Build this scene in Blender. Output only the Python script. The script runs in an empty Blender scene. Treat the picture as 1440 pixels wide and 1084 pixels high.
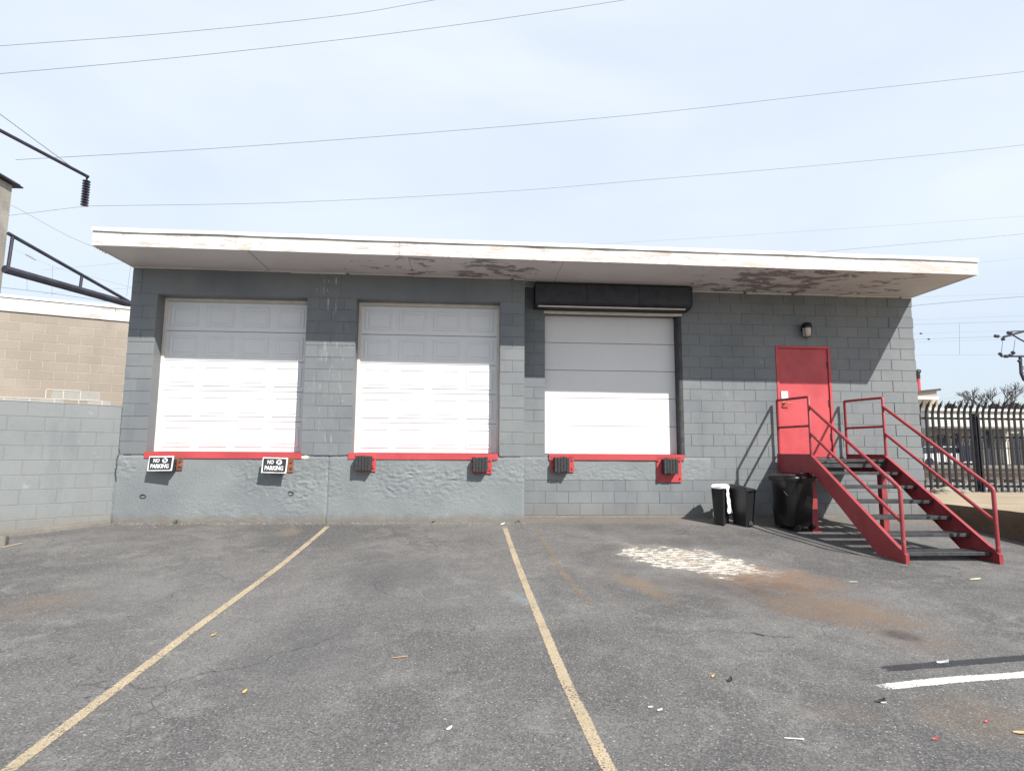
import bpy, bmesh, math, random
from mathutils import Vector, Matrix, noise
random.seed(7)
R = math.radians
S = bpy.context.scene
COL = S.collection

# ------------------------------------------------------------------ camera
FPX, PITCH, ROLL, YAW = 810.0, 6.49, .356, 3.98
EYE = Vector((0, 0, 1.7))
def ray(u, v):
    c, s = math.cos(R(ROLL)), math.sin(R(ROLL))
    a, b = u-720, v-542
    x = c*a+s*b; up = s*a-c*b
    cp, sp = math.cos(R(PITCH)), math.sin(R(PITCH))
    yr = cp*FPX-sp*up; zr = sp*FPX+cp*up
    cy, sy = math.cos(R(YAW)), math.sin(R(YAW))
    return Vector((cy*x+sy*yr, -sy*x+cy*yr, zr))
cam_d = bpy.data.cameras.new('camera'); cam = bpy.data.objects.new('camera', cam_d); COL.objects.link(cam)
fw = ray(720, 542).normalized(); rt = (ray(721, 542)-ray(720, 542)).normalized(); upv = rt.cross(fw)
cam.matrix_world = Matrix((
    (rt.x, upv.x, -fw.x, EYE.x), (rt.y, upv.y, -fw.y, EYE.y), (rt.z, upv.z, -fw.z, EYE.z), (0, 0, 0, 1)))
cam_d.sensor_width = 36; cam_d.lens = FPX/1440*36; cam_d.clip_start = .05; cam_d.clip_end = 2000
S.camera = cam

# ------------------------------------------------------------------ sky, sun, exposure
SUNV = Vector((.70, -1, 1.16)).normalized()          # towards the sun
elev = math.asin(SUNV.z)
w = bpy.data.worlds.new('World'); S.world = w; w.use_nodes = True
nt = w.node_tree; nt.nodes.clear()
out = nt.nodes.new('ShaderNodeOutputWorld'); bg = nt.nodes.new('ShaderNodeBackground')
sky = nt.nodes.new('ShaderNodeTexSky'); sky.sky_type = 'NISHITA'; sky.sun_disc = False
sky.sun_elevation = elev; sky.sun_rotation = math.atan2(SUNV.x, SUNV.y)
sky.air_density = 1.0; sky.dust_density = 1.6; sky.ozone_density = 1.5
tc = nt.nodes.new('ShaderNodeTexCoord'); mp = nt.nodes.new('ShaderNodeMapping'); mp.inputs['Scale'].default_value = (1, 1.3, 3.2)
nz = nt.nodes.new('ShaderNodeTexNoise'); nz.inputs['Scale'].default_value = 1.6; nz.inputs['Detail'].default_value = 5; nz.inputs['Distortion'].default_value = .4
rp = nt.nodes.new('ShaderNodeMapRange'); rp.inputs[1].default_value = .3; rp.inputs[2].default_value = .7; rp.inputs[3].default_value = .76; rp.inputs[4].default_value = .95
sep = nt.nodes.new('ShaderNodeSeparateXYZ')
el = nt.nodes.new('ShaderNodeMapRange'); el.inputs[1].default_value = .02; el.inputs[2].default_value = .28; el.inputs[3].default_value = .55; el.inputs[4].default_value = 1
mul = nt.nodes.new('ShaderNodeMath'); mul.operation = 'MULTIPLY'
mx = nt.nodes.new('ShaderNodeMix'); mx.data_type = 'RGBA'; mx.inputs['B'].default_value = (5.55, 6.1, 6.85, 1)
L = nt.links.new
L(tc.outputs['Generated'], mp.inputs['Vector']); L(mp.outputs[0], nz.inputs['Vector']); L(nz.outputs['Fac'], rp.inputs[0])
L(tc.outputs['Generated'], sep.inputs[0]); L(sep.outputs['Z'], el.inputs[0]); L(rp.outputs[0], mul.inputs[0]); L(el.outputs[0], mul.inputs[1])
L(mul.outputs[0], mx.inputs['Factor']); L(sky.outputs[0], mx.inputs['A']); L(mx.outputs['Result'], bg.inputs['Color'])
bg.inputs['Strength'].default_value = .10
L(bg.outputs[0], out.inputs[0])
sd = bpy.data.lights.new('sun', 'SUN'); sd.energy = 4.6; sd.angle = R(.53); sd.color = (1, .955, .89)
so = bpy.data.objects.new('sun', sd); COL.objects.link(so); so.rotation_euler = SUNV.to_track_quat('Z', 'Y').to_euler()
S.view_settings.view_transform = 'Standard'; S.view_settings.look = 'None'; S.view_settings.gamma = 1
S.view_settings.use_curve_mapping = False; S.view_settings.exposure = .70

# ------------------------------------------------------------------ helpers
def onY(u, v, Y): r = ray(u, v); return EYE+r*(Y/r.y)
def onX(u, v, X): r = ray(u, v); return EYE+r*(X/r.x)
def lerp(xs, x):
    if x <= xs[0][0]: return xs[0][1]
    for (a, fa), (b, fb) in zip(xs, xs[1:]):
        if x <= b:
            t = (x-a)/(b-a); return fa+(fb-fa)*t
    return xs[-1][1]
GP = [(-150, -1.2), (-20, -.25), (-5, -.02), (0, .085), (3, .182), (5, .262), (7.1, .35), (8.1, .412), (9.1, .485), (10.1, .57), (200, .57)]
def gz(x, y):
    return lerp(GP, y)-.009*max(0, min(x, 30)-1.0)*(1 if y < 9.1 else max(.45, 1-(y-9.1)*.55)) + .004*noise.noise(Vector((x*.6, y*.6, 1)))
def gp(u, v, dz=0):
    r = ray(u, v); t = 0
    for _ in range(40):
        p = EYE+r*t
        z = gz(p.x, p.y)
        t = (z-EYE.z)/r.z
    p = EYE+r*t; return Vector((p.x, p.y, gz(p.x, p.y)+dz))

def tag(o, label=None, cat=None, group=None, kind=None):
    if label: o['label'] = label
    if cat: o['category'] = cat
    if group: o['group'] = group
    if kind: o['kind'] = kind
    return o
def thing(name, label, cat, loc=(0, 0, 0), rz=0, group=None):
    o = bpy.data.objects.new(name, None); COL.objects.link(o); o.location = loc; o.rotation_euler = (0, 0, rz)
    o.empty_display_size = .2
    return tag(o, label, cat, group)
def link_mesh(name, me, mat=None, parent=None, loc=None, smooth=False):
    if mat is not None and len(me.materials) == 0: me.materials.append(mat)
    o = bpy.data.objects.new(name, me); COL.objects.link(o)
    if parent: o.parent = parent
    if loc is not None: o.location = loc
    if smooth:
        for p in me.polygons: p.use_smooth = True
    return o
def fin(name, bm, mat=None, parent=None, loc=None, smooth=False, origin=False):
    bmesh.ops.recalc_face_normals(bm, faces=bm.faces)
    if origin and len(bm.verts):            # move origin to the centre, bottom
        c = Vector((0, 0, 0)); zmin = min(v.co.z for v in bm.verts)
        for v in bm.verts: c += v.co
        c /= len(bm.verts); c.z = zmin
        for v in bm.verts: v.co -= c
        loc = c if loc is None else Vector(loc)+c
    me = bpy.data.meshes.new(name); bm.to_mesh(me); bm.free()
    return link_mesh(name, me, mat, parent, loc, smooth)
def box(bm, a, b, bev=0, M=None):
    r = bmesh.ops.create_cube(bm, size=1)
    vs = r['verts']
    for v in vs:
        v.co = Vector([a[i]+(v.co[i]+.5)*(b[i]-a[i]) for i in range(3)])
    if bev:
        es = list({e for v in vs for e in v.link_edges})
        rr = bmesh.ops.bevel(bm, geom=es, offset=bev, segments=1, affect='EDGES')
        vs = list({v for f in rr['faces'] for v in f.verts})
    if M: bmesh.ops.transform(bm, matrix=M, verts=vs)
    return vs
def tube(bm, pts, r, n=8, cap=True, r2=None):
    pts = [Vector(p) for p in pts]; rings = []
    ref = None
    for i, p in enumerate(pts):
        d = ((pts[min(i+1, len(pts)-1)]-p).normalized()+(p-pts[max(i-1, 0)]).normalized()).normalized()
        if ref is None:
            ref = d.orthogonal().normalized()
        x = (ref-d*ref.dot(d)).normalized(); y = d.cross(x); ref = x
        rr = r if r2 is None else r+(r2-r)*i/(len(pts)-1)
        rings.append([bm.verts.new(p+(x*math.cos(2*math.pi*k/n)+y*math.sin(2*math.pi*k/n))*rr) for k in range(n)])
    for A, B in zip(rings, rings[1:]):
        for k in range(n): bm.faces.new((A[k], A[(k+1) % n], B[(k+1) % n], B[k]))
    if cap and n > 2: bm.faces.new(rings[0][::-1]); bm.faces.new(rings[-1])
def prism(bm, poly, a, b, axis='X'):
    """poly in the two other axes, extruded along axis from a to b"""
    def P(p, t):
        return {'X': (t, p[0], p[1]), 'Y': (p[0], t, p[1]), 'Z': (p[0], p[1], t)}[axis]
    A = [bm.verts.new(P(p, a)) for p in poly]; B = [bm.verts.new(P(p, b)) for p in poly]
    n = len(poly)
    bm.faces.new(A[::-1]); bm.faces.new(B)
    for i in range(n): bm.faces.new((A[i], A[(i+1) % n], B[(i+1) % n], B[i]))
def lathe(bm, prof, n=20, c=(0, 0, 0), sx=1, sy=1):
    rings = [[bm.verts.new((c[0]+r*sx*math.cos(2*math.pi*k/n), c[1]+r*sy*math.sin(2*math.pi*k/n), c[2]+z)) for k in range(n)] for r, z in prof]
    for A, B in zip(rings, rings[1:]):
        for k in range(n): bm.faces.new((A[k], A[(k+1) % n], B[(k+1) % n], B[k]))
    bm.faces.new(rings[0][::-1]); bm.faces.new(rings[-1])
def autosmooth(o, ang=35):
    for p in o.data.polygons: p.use_smooth = True
    try: o.data.set_sharp_from_angle(angle=R(ang))
    except Exception: pass
    return o

# ------------------------------------------------------------------ materials
class N:
    def __init__(s, name, rough=.8, metal=0, spec=.5):
        s.m = bpy.data.materials.new(name); s.m.use_nodes = True; s.t = s.m.node_tree
        s.b = s.t.nodes['Principled BSDF']; s.b.inputs['Roughness'].default_value = rough
        s.b.inputs['Metallic'].default_value = metal; s.b.inputs['Specular IOR Level'].default_value = spec
        s.geo = None
    def n(s, k, **kw):
        x = s.t.nodes.new(k)
        for a, b in kw.items(): setattr(x, a, b)
        return x
    def l(s, a, b): s.t.links.new(a, b)
    def pos(s):
        if not s.geo: s.geo = s.n('ShaderNodeNewGeometry')
        return s.geo.outputs['Position']
    def noise(s, scale, detail=4, rough=.55, dist=0, vec=None, sc=None):
        x = s.n('ShaderNodeTexNoise'); x.inputs['Scale'].default_value = scale; x.inputs['Detail'].default_value = detail
        x.inputs['Roughness'].default_value = rough; x.inputs['Distortion'].default_value = dist
        v = vec or s.pos()
        if sc:
            m = s.n('ShaderNodeMapping'); m.inputs['Scale'].default_value = sc; s.l(v, m.inputs[0]); v = m.outputs[0]
        s.l(v, x.inputs['Vector']); return x.outputs['Fac']
    def voro(s, scale, feat='F1', out='Distance', sc=None, rand=1):
        x = s.n('ShaderNodeTexVoronoi', feature=feat); x.inputs['Scale'].default_value = scale; x.inputs['Randomness'].default_value = rand
        v = s.pos()
        if sc:
            m = s.n('ShaderNodeMapping'); m.inputs['Scale'].default_value = sc; s.l(v, m.inputs[0]); v = m.outputs[0]
        s.l(v, x.inputs['Vector']); return x.outputs[out]
    def rng(s, f, a, b, c=0, d=1, smooth=False):
        x = s.n('ShaderNodeMapRange'); x.inputs[1].default_value = a; x.inputs[2].default_value = b
        x.inputs[3].default_value = c; x.inputs[4].default_value = d
        if smooth: x.interpolation_type = 'SMOOTHSTEP'
        s.l(f, x.inputs[0]); return x.outputs[0]
    def math(s, op, a, b=None):
        x = s.n('ShaderNodeMath', operation=op)
        for i, v in enumerate((a, b)):
            if v is None: continue
            if isinstance(v, (int, float)): x.inputs[i].default_value = v
            else: s.l(v, x.inputs[i])
        return x.outputs[0]
    def mix(s, f, a, b, mode='MIX'):
        x = s.n('ShaderNodeMix', data_type='RGBA', blend_type=mode)
        if isinstance(f, (int, float)): x.inputs['Factor'].default_value = f
        else: s.l(f, x.inputs['Factor'])
        for k, v in (('A', a), ('B', b)):
            if isinstance(v, tuple): x.inputs[k].default_value = (*v, 1)
            else: s.l(v, x.inputs[k])
        return x.outputs['Result']
    def rnd(s):
        return s.n('ShaderNodeObjectInfo').outputs['Random']
    def col(s, c):
        if isinstance(c, tuple): s.b.inputs['Base Color'].default_value = (*c, 1)
        else: s.l(c, s.b.inputs['Base Color'])
        return s
    def bump(s, h, strength=.3, dist=.01):
        x = s.n('ShaderNodeBump'); x.inputs['Strength'].default_value = strength; x.inputs['Distance'].default_value = dist
        s.l(h, x.inputs['Height'])
        if s.b.inputs['Normal'].links: s.l(s.b.inputs['Normal'].links[0].from_socket, x.inputs['Normal'])
        s.l(x.outputs[0], s.b.inputs['Normal']); return s
    def rough(s, f): s.l(f, s.b.inputs['Roughness']); return s
    def blob(s, x, y, rx, ry, ang=0, lo=1.15, hi=.55, wob=.5, wsc=2.5):
        """soft stain mask on the ground: 1 inside, 0 outside"""
        m = s.n('ShaderNodeMapping', vector_type='TEXTURE'); m.inputs['Location'].default_value = (x, y, 0)
        m.inputs['Rotation'].default_value = (0, 0, ang); m.inputs['Scale'].default_value = (rx, ry, 1e3)
        s.l(s.pos(), m.inputs[0])
        ln = s.n('ShaderNodeVectorMath', operation='LENGTH'); s.l(m.outputs[0], ln.inputs[0])
        nn = s.noise(wsc, 4)
        d = s.math('ADD', ln.outputs['Value'], s.math('MULTIPLY', s.math('SUBTRACT', nn, .5), wob*2))
        return s.rng(d, hi, lo, 1, 0, True)

def m_plain(name, c, rough=.7, metal=0, var=.12, scale=8, bump=0, spec=.5):
    m = N(name, rough, metal, spec)
    n = m.noise(scale, 5)
    f = m.rng(n, .3, .7)
    m.col(m.mix(f, tuple(x*(1-var) for x in c), tuple(min(1, x*(1+var)) for x in c)))
    if bump: m.bump(m.noise(scale*8, 4), bump, .004)
    return m.m

def m_painted_block(name, a, b, dirt=True, drips=False, rv=.42):
    m = N(name, .62, 0, .35)
    big = m.rng(m.noise(.9, 3), .38, .62)
    c = m.mix(big, a, b)
    c = m.mix(m.rng(m.rnd(), 0, 1, 0, rv), c, tuple(x*1.13 for x in b))
    fine = m.noise(45, 3)
    c = m.mix(m.rng(fine, .35, .75, 0, .3), c, tuple(x*.72 for x in a))
    # scuffs where the paint wore thin
    sc = m.math('MULTIPLY', m.rng(m.noise(5.5, 6, .7), .63, .7), m.rng(m.noise(1.3, 2), .45, .6))
    c = m.mix(m.math('MULTIPLY', sc, .4), c, (.36, .36, .34))
    c = m.mix(m.rng(m.noise(3.2, 6, .65, 0, None, (1, 1, .28)), .52, .72, 0, .35), c, (.105, .112, .12))
    c = m.mix(m.rng(m.noise(2.1, 2, .5, 0), .56, .62, 0, .3), c, (.20, .208, .205))
    sp = m.math('MULTIPLY', m.rng(m.noise(60, 2), .72, .76), m.rng(m.noise(2.3, 2), .5, .62))
    c = m.mix(m.math('MULTIPLY', sp, .6), c, (.07, .07, .07))
    if dirt:
        z = m.n('ShaderNodeSeparateXYZ'); m.l(m.pos(), z.inputs[0])
        h = m.math('ADD', z.outputs['Z'], m.math('MULTIPLY', m.noise(6, 5), .35))
        c = m.mix(m.rng(h, .98, .72, 0, .55), c, (.17, .15, .125))
    if drips:
        v = m.noise(26, 3, .5, 0, None, (1, 1, .13))
        zz = m.n('ShaderNodeSeparateXYZ'); m.l(m.pos(), zz.inputs[0])
        ax = m.math('ABSOLUTE', m.math('SUBTRACT', zz.outputs['X'], -2.38))
        k = m.math('MULTIPLY', m.rng(ax, .34, .12), m.rng(zz.outputs['Z'], 3.5, 4.5, .2, 1))
        k = m.math('MULTIPLY', k, m.rng(v, .60, .66)); k = m.math('MULTIPLY', k, m.rng(m.noise(11, 2, .5, 0, None, (1, 1, .6)), .45, .55))
        c = m.mix(k, c, (.5, .5, .48))
    m.col(c)
    m.bump(m.noise(190, 3), .28, .003); m.bump(m.noise(22, 5, .6), .22, .006)
    return m.m

GREY_A, GREY_B = (.142, .156, .171), (.182, .195, .200)
M_block = m_painted_block('painted_block', GREY_A, GREY_B, True, True)
M_core = m_painted_block('painted_mortar', GREY_A, GREY_B, True, True)
M_side = m_painted_block('painted_block_light', (.176, .192, .198), (.206, .222, .225), True, False, .12)

def m_base():
    m = N('painted_concrete_base', .66, 0, .35)
    c = m.mix(m.rng(m.noise(1.2, 4), .35, .65), (.165, .182, .191), (.205, .223, .228))
    c = m.mix(m.math('MULTIPLY', m.rng(m.noise(9, 7, .7), .6, .68), .35), c, (.33, .34, .33))
    c = m.mix(m.math('MULTIPLY', m.rng(m.noise(30, 4), .66, .72), .5), c, (.1, .1, .1))
    z = m.n('ShaderNodeSeparateXYZ'); m.l(m.pos(), z.inputs[0])
    h = m.math('ADD', z.outputs['Z'], m.math('MULTIPLY', m.noise(7, 5), .3))
    c = m.mix(m.rng(h, .84, .70, 0, .75), c, (.15, .13, .105))
    rust = m.math('MULTIPLY', m.rng(m.noise(3.4, 5, .6, 0, None, (1, 1, .4)), .64, .72), m.rng(z.outputs['Z'], 1.2, 1.5))
    c = m.mix(m.math('MULTIPLY', rust, .35), c, (.3, .22, .17))
    m.col(c); m.bump(m.noise(28, 7, .68), .6, .016); m.bump(m.noise(150, 3), .25, .003)
    return m.m
M_base = m_base()

def m_tan(name='tan_block', a=(.30, .262, .22), b=(.365, .32, .27)):
    m = N(name, .9, 0, .2)
    c = m.mix(m.rng(m.noise(.8, 4), .35, .65), a, b)
    c = m.mix(m.rng(m.rnd(), 0, 1, 0, .5), c, tuple(x*.84 for x in a))
    c = m.mix(m.rng(m.noise(1.5, 5, .6, 0, None, (1, 1, .35)), .57, .7, 0, .4), c, (.22, .20, .17))
    c = m.mix(m.rng(m.noise(90, 2), .4, .75, 0, .45), c, (.2, .165, .13))
    m.col(c); m.bump(m.noise(120, 3), .4, .004); return m.m
M_tan = m_tan()
M_tanmortar = m_plain('tan_mortar', (.37, .33, .28), .95, 0, .15, 20, .3)
M_patch = m_tan('grey_patch_block', (.33, .33, .31), (.40, .39, .36))
M_whitemortar = m_plain('white_mortar', (.50, .48, .44), .95, 0, .12, 30, .3)

def m_white(name, base=(.78, .77, .74), peel=.0, lo=.62, hi=.66, brown=(.25, .21, .18), regions=None, pscale=(1, 1, 1), streak=True):
    m = N(name, .55, 0, .4)
    c = m.mix(m.rng(m.noise(1.7, 4), .35, .65), base, tuple(x*.93 for x in base))
    if streak:
        c = m.mix(m.rng(m.noise(5, 5, .6, 0, None, (1, 1, 4)), .55, .75, 0, .3), c, tuple(x*.75 for x in base))
    if peel:
        n = m.noise(2.7, 9, .66, .7, None, pscale)
        if regions:
            reg = None
            sx = m.n('ShaderNodeSeparateXYZ'); m.l(m.pos(), sx.inputs[0])
            for (x0, hw, amt) in regions:
                d = m.math('ABSOLUTE', m.math('SUBTRACT', sx.outputs['X'], x0))
                k = m.rng(d, hw, hw*.35, 0, amt)
                reg = k if reg is None else m.math('MAXIMUM', reg, k)
            n = m.math('ADD', n, reg)
        k = m.rng(n, lo, hi)
        c = m.mix(m.math('MULTIPLY', k, peel), c, m.mix(m.noise(14, 4), brown, tuple(x*1.5 for x in brown)))
        m.bump(k, .5, .004)
    m.col(c); m.bump(m.noise(60, 4), .12, .003)
    return m.m
M_fascia = m_white('fascia_paint', (.58, .57, .55), .75, .545, .565, (.34, .29, .25), None, (1, 1, 5))
M_soffit = m_white('soffit_paint', (.58, .565, .56), .9, .70, .712, (.155, .14, .135), [(.3, 1.2, .19), (-1.2, 1.2, .13), (5.2, 1.9, .21), (7.1, .9, .15)], (1, 1.9, 1))
M_cap = m_plain('roof_edge_metal', (.60, .60, .59), .45, 0, .05, 4, .05)
M_dark_gap = m_plain('dark_gap', (.04, .04, .045), .9)
M_doorwhite = m_plain('garage_door_white', (.60, .61, .62), .38, 0, .025, 2, .02)
M_doorplain = m_plain('sectional_door_white', (.59, .595, .60), .42, 0, .03, 1.3, .03)
M_frame = m_plain('door_frame_cream', (.66, .62, .56), .6, 0, .1, 6, .1)
def m_door(name, base):
    m = N(name, .38, 0, .45)
    c = m.mix(m.rng(m.noise(.9, 4), .35, .65), base, tuple(x*.95 for x in base))
    z = m.n('ShaderNodeSeparateXYZ'); m.l(m.pos(), z.inputs[0])
    st = m.math('MULTIPLY', m.rng(m.noise(9, 5, .6, 0, None, (1, 1, .12)), .56, .7), m.rng(z.outputs['Z'], 3.2, 1.6, .15, 1))
    c = m.mix(m.math('MULTIPLY', st, .28), c, (.33, .30, .27))
    c = m.mix(m.math('MULTIPLY', m.rng(m.noise(38, 3), .70, .74), .5), c, (.25, .22, .2))
    c = m.mix(m.rng(z.outputs['Z'], 1.80, 1.64, 0, .25), c, (.38, .35, .32))
    m.col(c); m.bump(m.noise(1.6, 3), .12, .02); return m.m
M_doorwhite = m_door('garage_door_white', (.67, .68, .69)); M_doorplain = m_door('sectional_door_white', (.68, .68, .685))
def m_red(name, c=(.52, .055, .062), worn=.25):
    m = N(name, .42, 0, .45)
    k = m.mix(m.rng(m.noise(2.5, 4), .35, .65), c, tuple(x*.86 for x in c))
    k = m.mix(m.rng(m.noise(9, 6, .65), .62, .7, 0, worn), k, (.46, .15, .14))
    k = m.mix(m.math('MULTIPLY', m.rng(m.noise(26, 4), .68, .72), .5), k, (.12, .05, .04))
    k = m.mix(m.math('MULTIPLY', m.rng(m.noise(4, 8, .75, .3), .63, .66), worn*1.6), k, (.16, .06, .035))
    k = m.mix(m.rng(m.noise(1.1, 5, .6), .45, .65, 0, .3), k, tuple(min(1, x*1.3+.03) for x in c))
    m.col(k); m.bump(m.noise(35, 4), .12, .003); m.rough(m.rng(m.noise(6, 4), .3, .7, .35, .65)); return m.m
M_red = m_red('red_paint', (.44, .055, .062), .35); M_redstair = m_red('red_stair_paint', (.29, .04, .047), .45); M_reddoor = m_red('red_door_paint', (.47, .06, .07), .16)
M_rust = m_plain('rusty_red_steel', (.20, .075, .045), .85, 0, .45, 14, .4)
M_rubber = m_plain('black_rubber', (.028, .028, .03), .75, 0, .4, 40, .5)
M_shutter = m_plain('black_painted_board', (.017, .018, .026), .5, 0, .5, 5, .3)
M_steel = m_plain('dark_worn_steel', (.045, .046, .05), .6, .2, .4, 10, .2)
M_black_pl = m_plain('black_plastic', (.006, .006, .0065), .28, 0, .3, 4, .45)
M_black_matte = m_plain('black_matte_plastic', (.012, .012, .014), .5, 0, .2, 5, .05)
M_bag = m_plain('white_bag_plastic', (.85, .85, .86), .35, 0, .04, 6, .15)
M_glass_lamp = m_plain('frosted_lamp_glass', (.50, .46, .38), .25, 0, .08, 8)
M_brass = m_plain('worn_brass', (.45, .33, .15), .35, .9, .2, 12)
M_label = m_plain('white_plate', (.72, .70, .68), .5, 0, .1, 20)
M_signblack = m_plain('sign_black', (.022, .023, .03), .5, 0, .4, 12, .15)
M_signwhite = m_plain('sign_white', (.66, .66, .65), .6, 0, .15, 20, .1)
M_fence = m_plain('black_fence_paint', (.006, .0055, .010), .5, 0, .3, 5)
M_catsteel = m_plain('catenary_steel', (.035, .035, .05), .6, .3, .3, 3)
M_wire = m_plain('wire_grey', (.17, .19, .23), .7, 0, .1, 1)
M_wire_pale = m_plain('wire_pale_grey', (.30, .33, .37), .7, 0, .1, 1)
M_insul = m_plain('insulator_glaze', (.03, .03, .05), .2, 0, .1, 1)
def m_concrete(name, c, stain=(.2, .18, .15), sc=1.2):
    m = N(name, .9, 0, .3)
    k = m.mix(m.rng(m.noise(sc, 5), .35, .65), c, tuple(x*.78 for x in c))
    k = m.mix(m.rng(m.noise(sc*3.2, 7, .7), .55, .7, 0, .6), k, stain)
    k = m.mix(m.rng(m.noise(60, 3), .4, .75, 0, .35), k, tuple(x*.55 for x in c))
    m.col(k); m.bump(m.noise(18, 7, .7), .5, .02); return m.m
M_conc = m_concrete('concrete_weathered', (.37, .30, .21), (.20, .16, .115))
M_retain = m_concrete('retaining_concrete', (.14, .108, .075), (.055, .042, .03), 2)
M_curb = m_concrete('curb_concrete', (.20, .185, .165), (.10, .09, .075), 3)

def m_column():
    m = N('column_weathered', .9, 0, .2)
    k = m.mix(m.rng(m.noise(1.5, 5), .35, .65), (.33, .31, .275), (.22, .205, .185))
    k = m.mix(m.rng(m.noise(3, 6, .7, 0, None, (1, 1, .3)), .58, .66, 0, .6), k, (.15, .13, .11))
    m.col(k); m.bump(m.noise(12, 5), .4, .02); return m.m
M_column = m_column()

def m_asphalt():
    m = N('asphalt', .86, 0, .35)
    big = m.noise(.5, 7, .66, .4)
    c = m.mix(m.rng(big, .42, .58), (.082, .079, .077), (.172, .165, .157))
    c = m.mix(m.rng(m.noise(1.9, 6, .65), .42, .62, 0, .6), c, (.064, .063, .065))
    # tyre-polished lanes running to the docks
    lanes = m.noise(1.0, 4, .55, .0, None, (.9, .12, 1))
    c = m.mix(m.rng(lanes, .48, .64, 0, .45), c, (.165, .158, .152))
    c = m.mix(m.math('MULTIPLY', m.rng(m.noise(3.1, 8, .72, .8), .50, .66), m.rng(m.noise(.8, 3), .42, .55)), c, (.19, .182, .172))
    c = m.mix(m.rng(m.noise(.33, 3, .5, 1.2), .54, .68, 0, .45), c, (.06, .058, .06))
    c = m.mix(m.rng(m.noise(55, 4, .7), .52, .68, 0, .5), c, (.045, .044, .045))
    c = m.mix(m.rng(m.noise(75, 4, .7, 0, None, (1, 1, 1)), .54, .68, 0, .55), c, (.25, .24, .225))
    # aggregate
    v = m.n('ShaderNodeTexVoronoi'); v.inputs['Scale'].default_value = 110; m.l(m.pos(), v.inputs['Vector'])
    sv = m.n('ShaderNodeSeparateColor'); m.l(v.outputs['Color'], sv.inputs[0])
    c = m.mix(m.rng(sv.outputs[0], .55, 1.0, 0, .62), c, (.225, .216, .205))
    c = m.mix(m.rng(sv.outputs[1], .6, 1.0, 0, .65), c, (.035, .035, .038))
    c = m.mix(m.rng(sv.outputs[2], .978, .99, 0, .6), c, (.42, .41, .38))
    v2 = m.n('ShaderNodeTexVoronoi'); v2.inputs['Scale'].default_value = 30; m.l(m.pos(), v2.inputs['Vector'])
    s2 = m.n('ShaderNodeSeparateColor'); m.l(v2.outputs['Color'], s2.inputs[0])
    spot = m.math('MULTIPLY', m.rng(s2.outputs[0], .992, .996), m.rng(v2.outputs['Distance'], .2, .12))
    c = m.mix(m.math('MULTIPLY', spot, .8), c, (.42, .41, .38))
    gr = m.rng(m.noise(230, 2), .32, .7, .0, .4); c = m.mix(gr, c, (.05, .05, .053))
    def st(u, v_, du, dv, ang, colr, amt, wob=.6, wsc=2.6, lo=1.2, hi=.35):
        nonlocal c
        p = gp(u, v_); q = gp(u+du, v_); r_ = gp(u, v_-dv); r2_ = gp(u, v_+dv)
        rx = abs(q.x-p.x); ry = abs(r_.y-r2_.y)/2
        k = m.blob(p.x, p.y, rx, ry, ang, lo, hi, wob, wsc)
        k = m.math('MULTIPLY', k, m.math('MULTIPLY', m.rng(m.noise(5, 6, .7), .3, .62, .35, 1), m.rng(m.noise(70, 2, .6), .3, .6, .6, 1)))
        c = m.mix(m.math('MULTIPLY', k, amt), c, colr)
    st(1075, 812, 95, 22, -.25, (.20, .112, .064), .95)         # rust by the spill
    st(1180, 858, 110, 26, -.45, (.185, .118, .072), .85)
    st(1290, 900, 70, 22, -.35, (.15, .10, .065), .45)
    st(1000, 822, 120, 20, 0, (.06, .045, .04), .55)
    st(900, 822, 26, 26, .25, (.19, .13, .075), .6)            # tan smear
    st(812, 800, 14, 50, .1, (.14, .12, .105), .35)
    st(1265, 893, 30, 10, -.2, (.025, .025, .028), .8, .5, 4)  # oil
    st(60, 850, 70, 22, 0, (.17, .12, .075), .4)
    st(405, 748, 18, 6, 0, (.22, .16, .11), .5)
    st(735, 842, 22, 14, .3, (.22, .27, .29), .55, .9, 7, 1.1, .2)  # grey blue paint drips
    st(1370, 1010, 95, 42, 0, (.16, .115, .075), .42)
    st(1180, 1000, 60, 22, 0, (.15, .12, .10), .35)
    st(430, 915, 130, 60, 0, (.072, .072, .077), .5, .5, 1.4)
    st(560, 800, 80, 30, 0, (.072, .072, .077), .45, .5, 1.8)
    st(590, 845, 100, 24, 0, (.15, .146, .14), .3, .5, 1.8)
    st(230, 830, 120, 30, 0, (.15, .146, .145), .35, .5, 1.2)
    st(1100, 840, 130, 40, -.3, (.055, .045, .04), .35)
    st(1005, 760, 130, 9, 0, (.06, .06, .065), .55, .5, 2)
    # the dark stripe beyond the white line is a separate ribbon
    # grime along the foot of the building
    sx = m.n('ShaderNodeSeparateXYZ'); m.l(m.pos(), sx.inputs[0])
    d = m.math('ADD', sx.outputs['Y'], m.math('MULTIPLY', m.noise(4, 5), .5))
    c = m.mix(m.rng(d, 9.75, 10.0, 0, .5), c, (.17, .145, .12))
    # cracks
    ck = m.n('ShaderNodeTexVoronoi', feature='DISTANCE_TO_EDGE'); ck.inputs['Scale'].default_value = .55
    wv = m.n('ShaderNodeVectorMath', operation='ADD'); nn = m.n('ShaderNodeTexNoise'); nn.inputs['Scale'].default_value = 3; nn.inputs['Detail'].default_value = 6
    m.l(m.pos(), nn.inputs['Vector']); m.l(m.pos(), wv.inputs[0]); sc_ = m.n('ShaderNodeVectorMath', operation='SCALE'); sc_.inputs['Scale'].default_value = .5
    m.l(nn.outputs['Color'], sc_.inputs[0]); m.l(sc_.outputs[0], wv.inputs[1]); m.l(wv.outputs[0], ck.inputs['Vector'])
    crack = m.math('MULTIPLY', m.rng(ck.outputs['Distance'], .006, .001), m.rng(m.noise(.6, 2), .53, .6))
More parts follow.
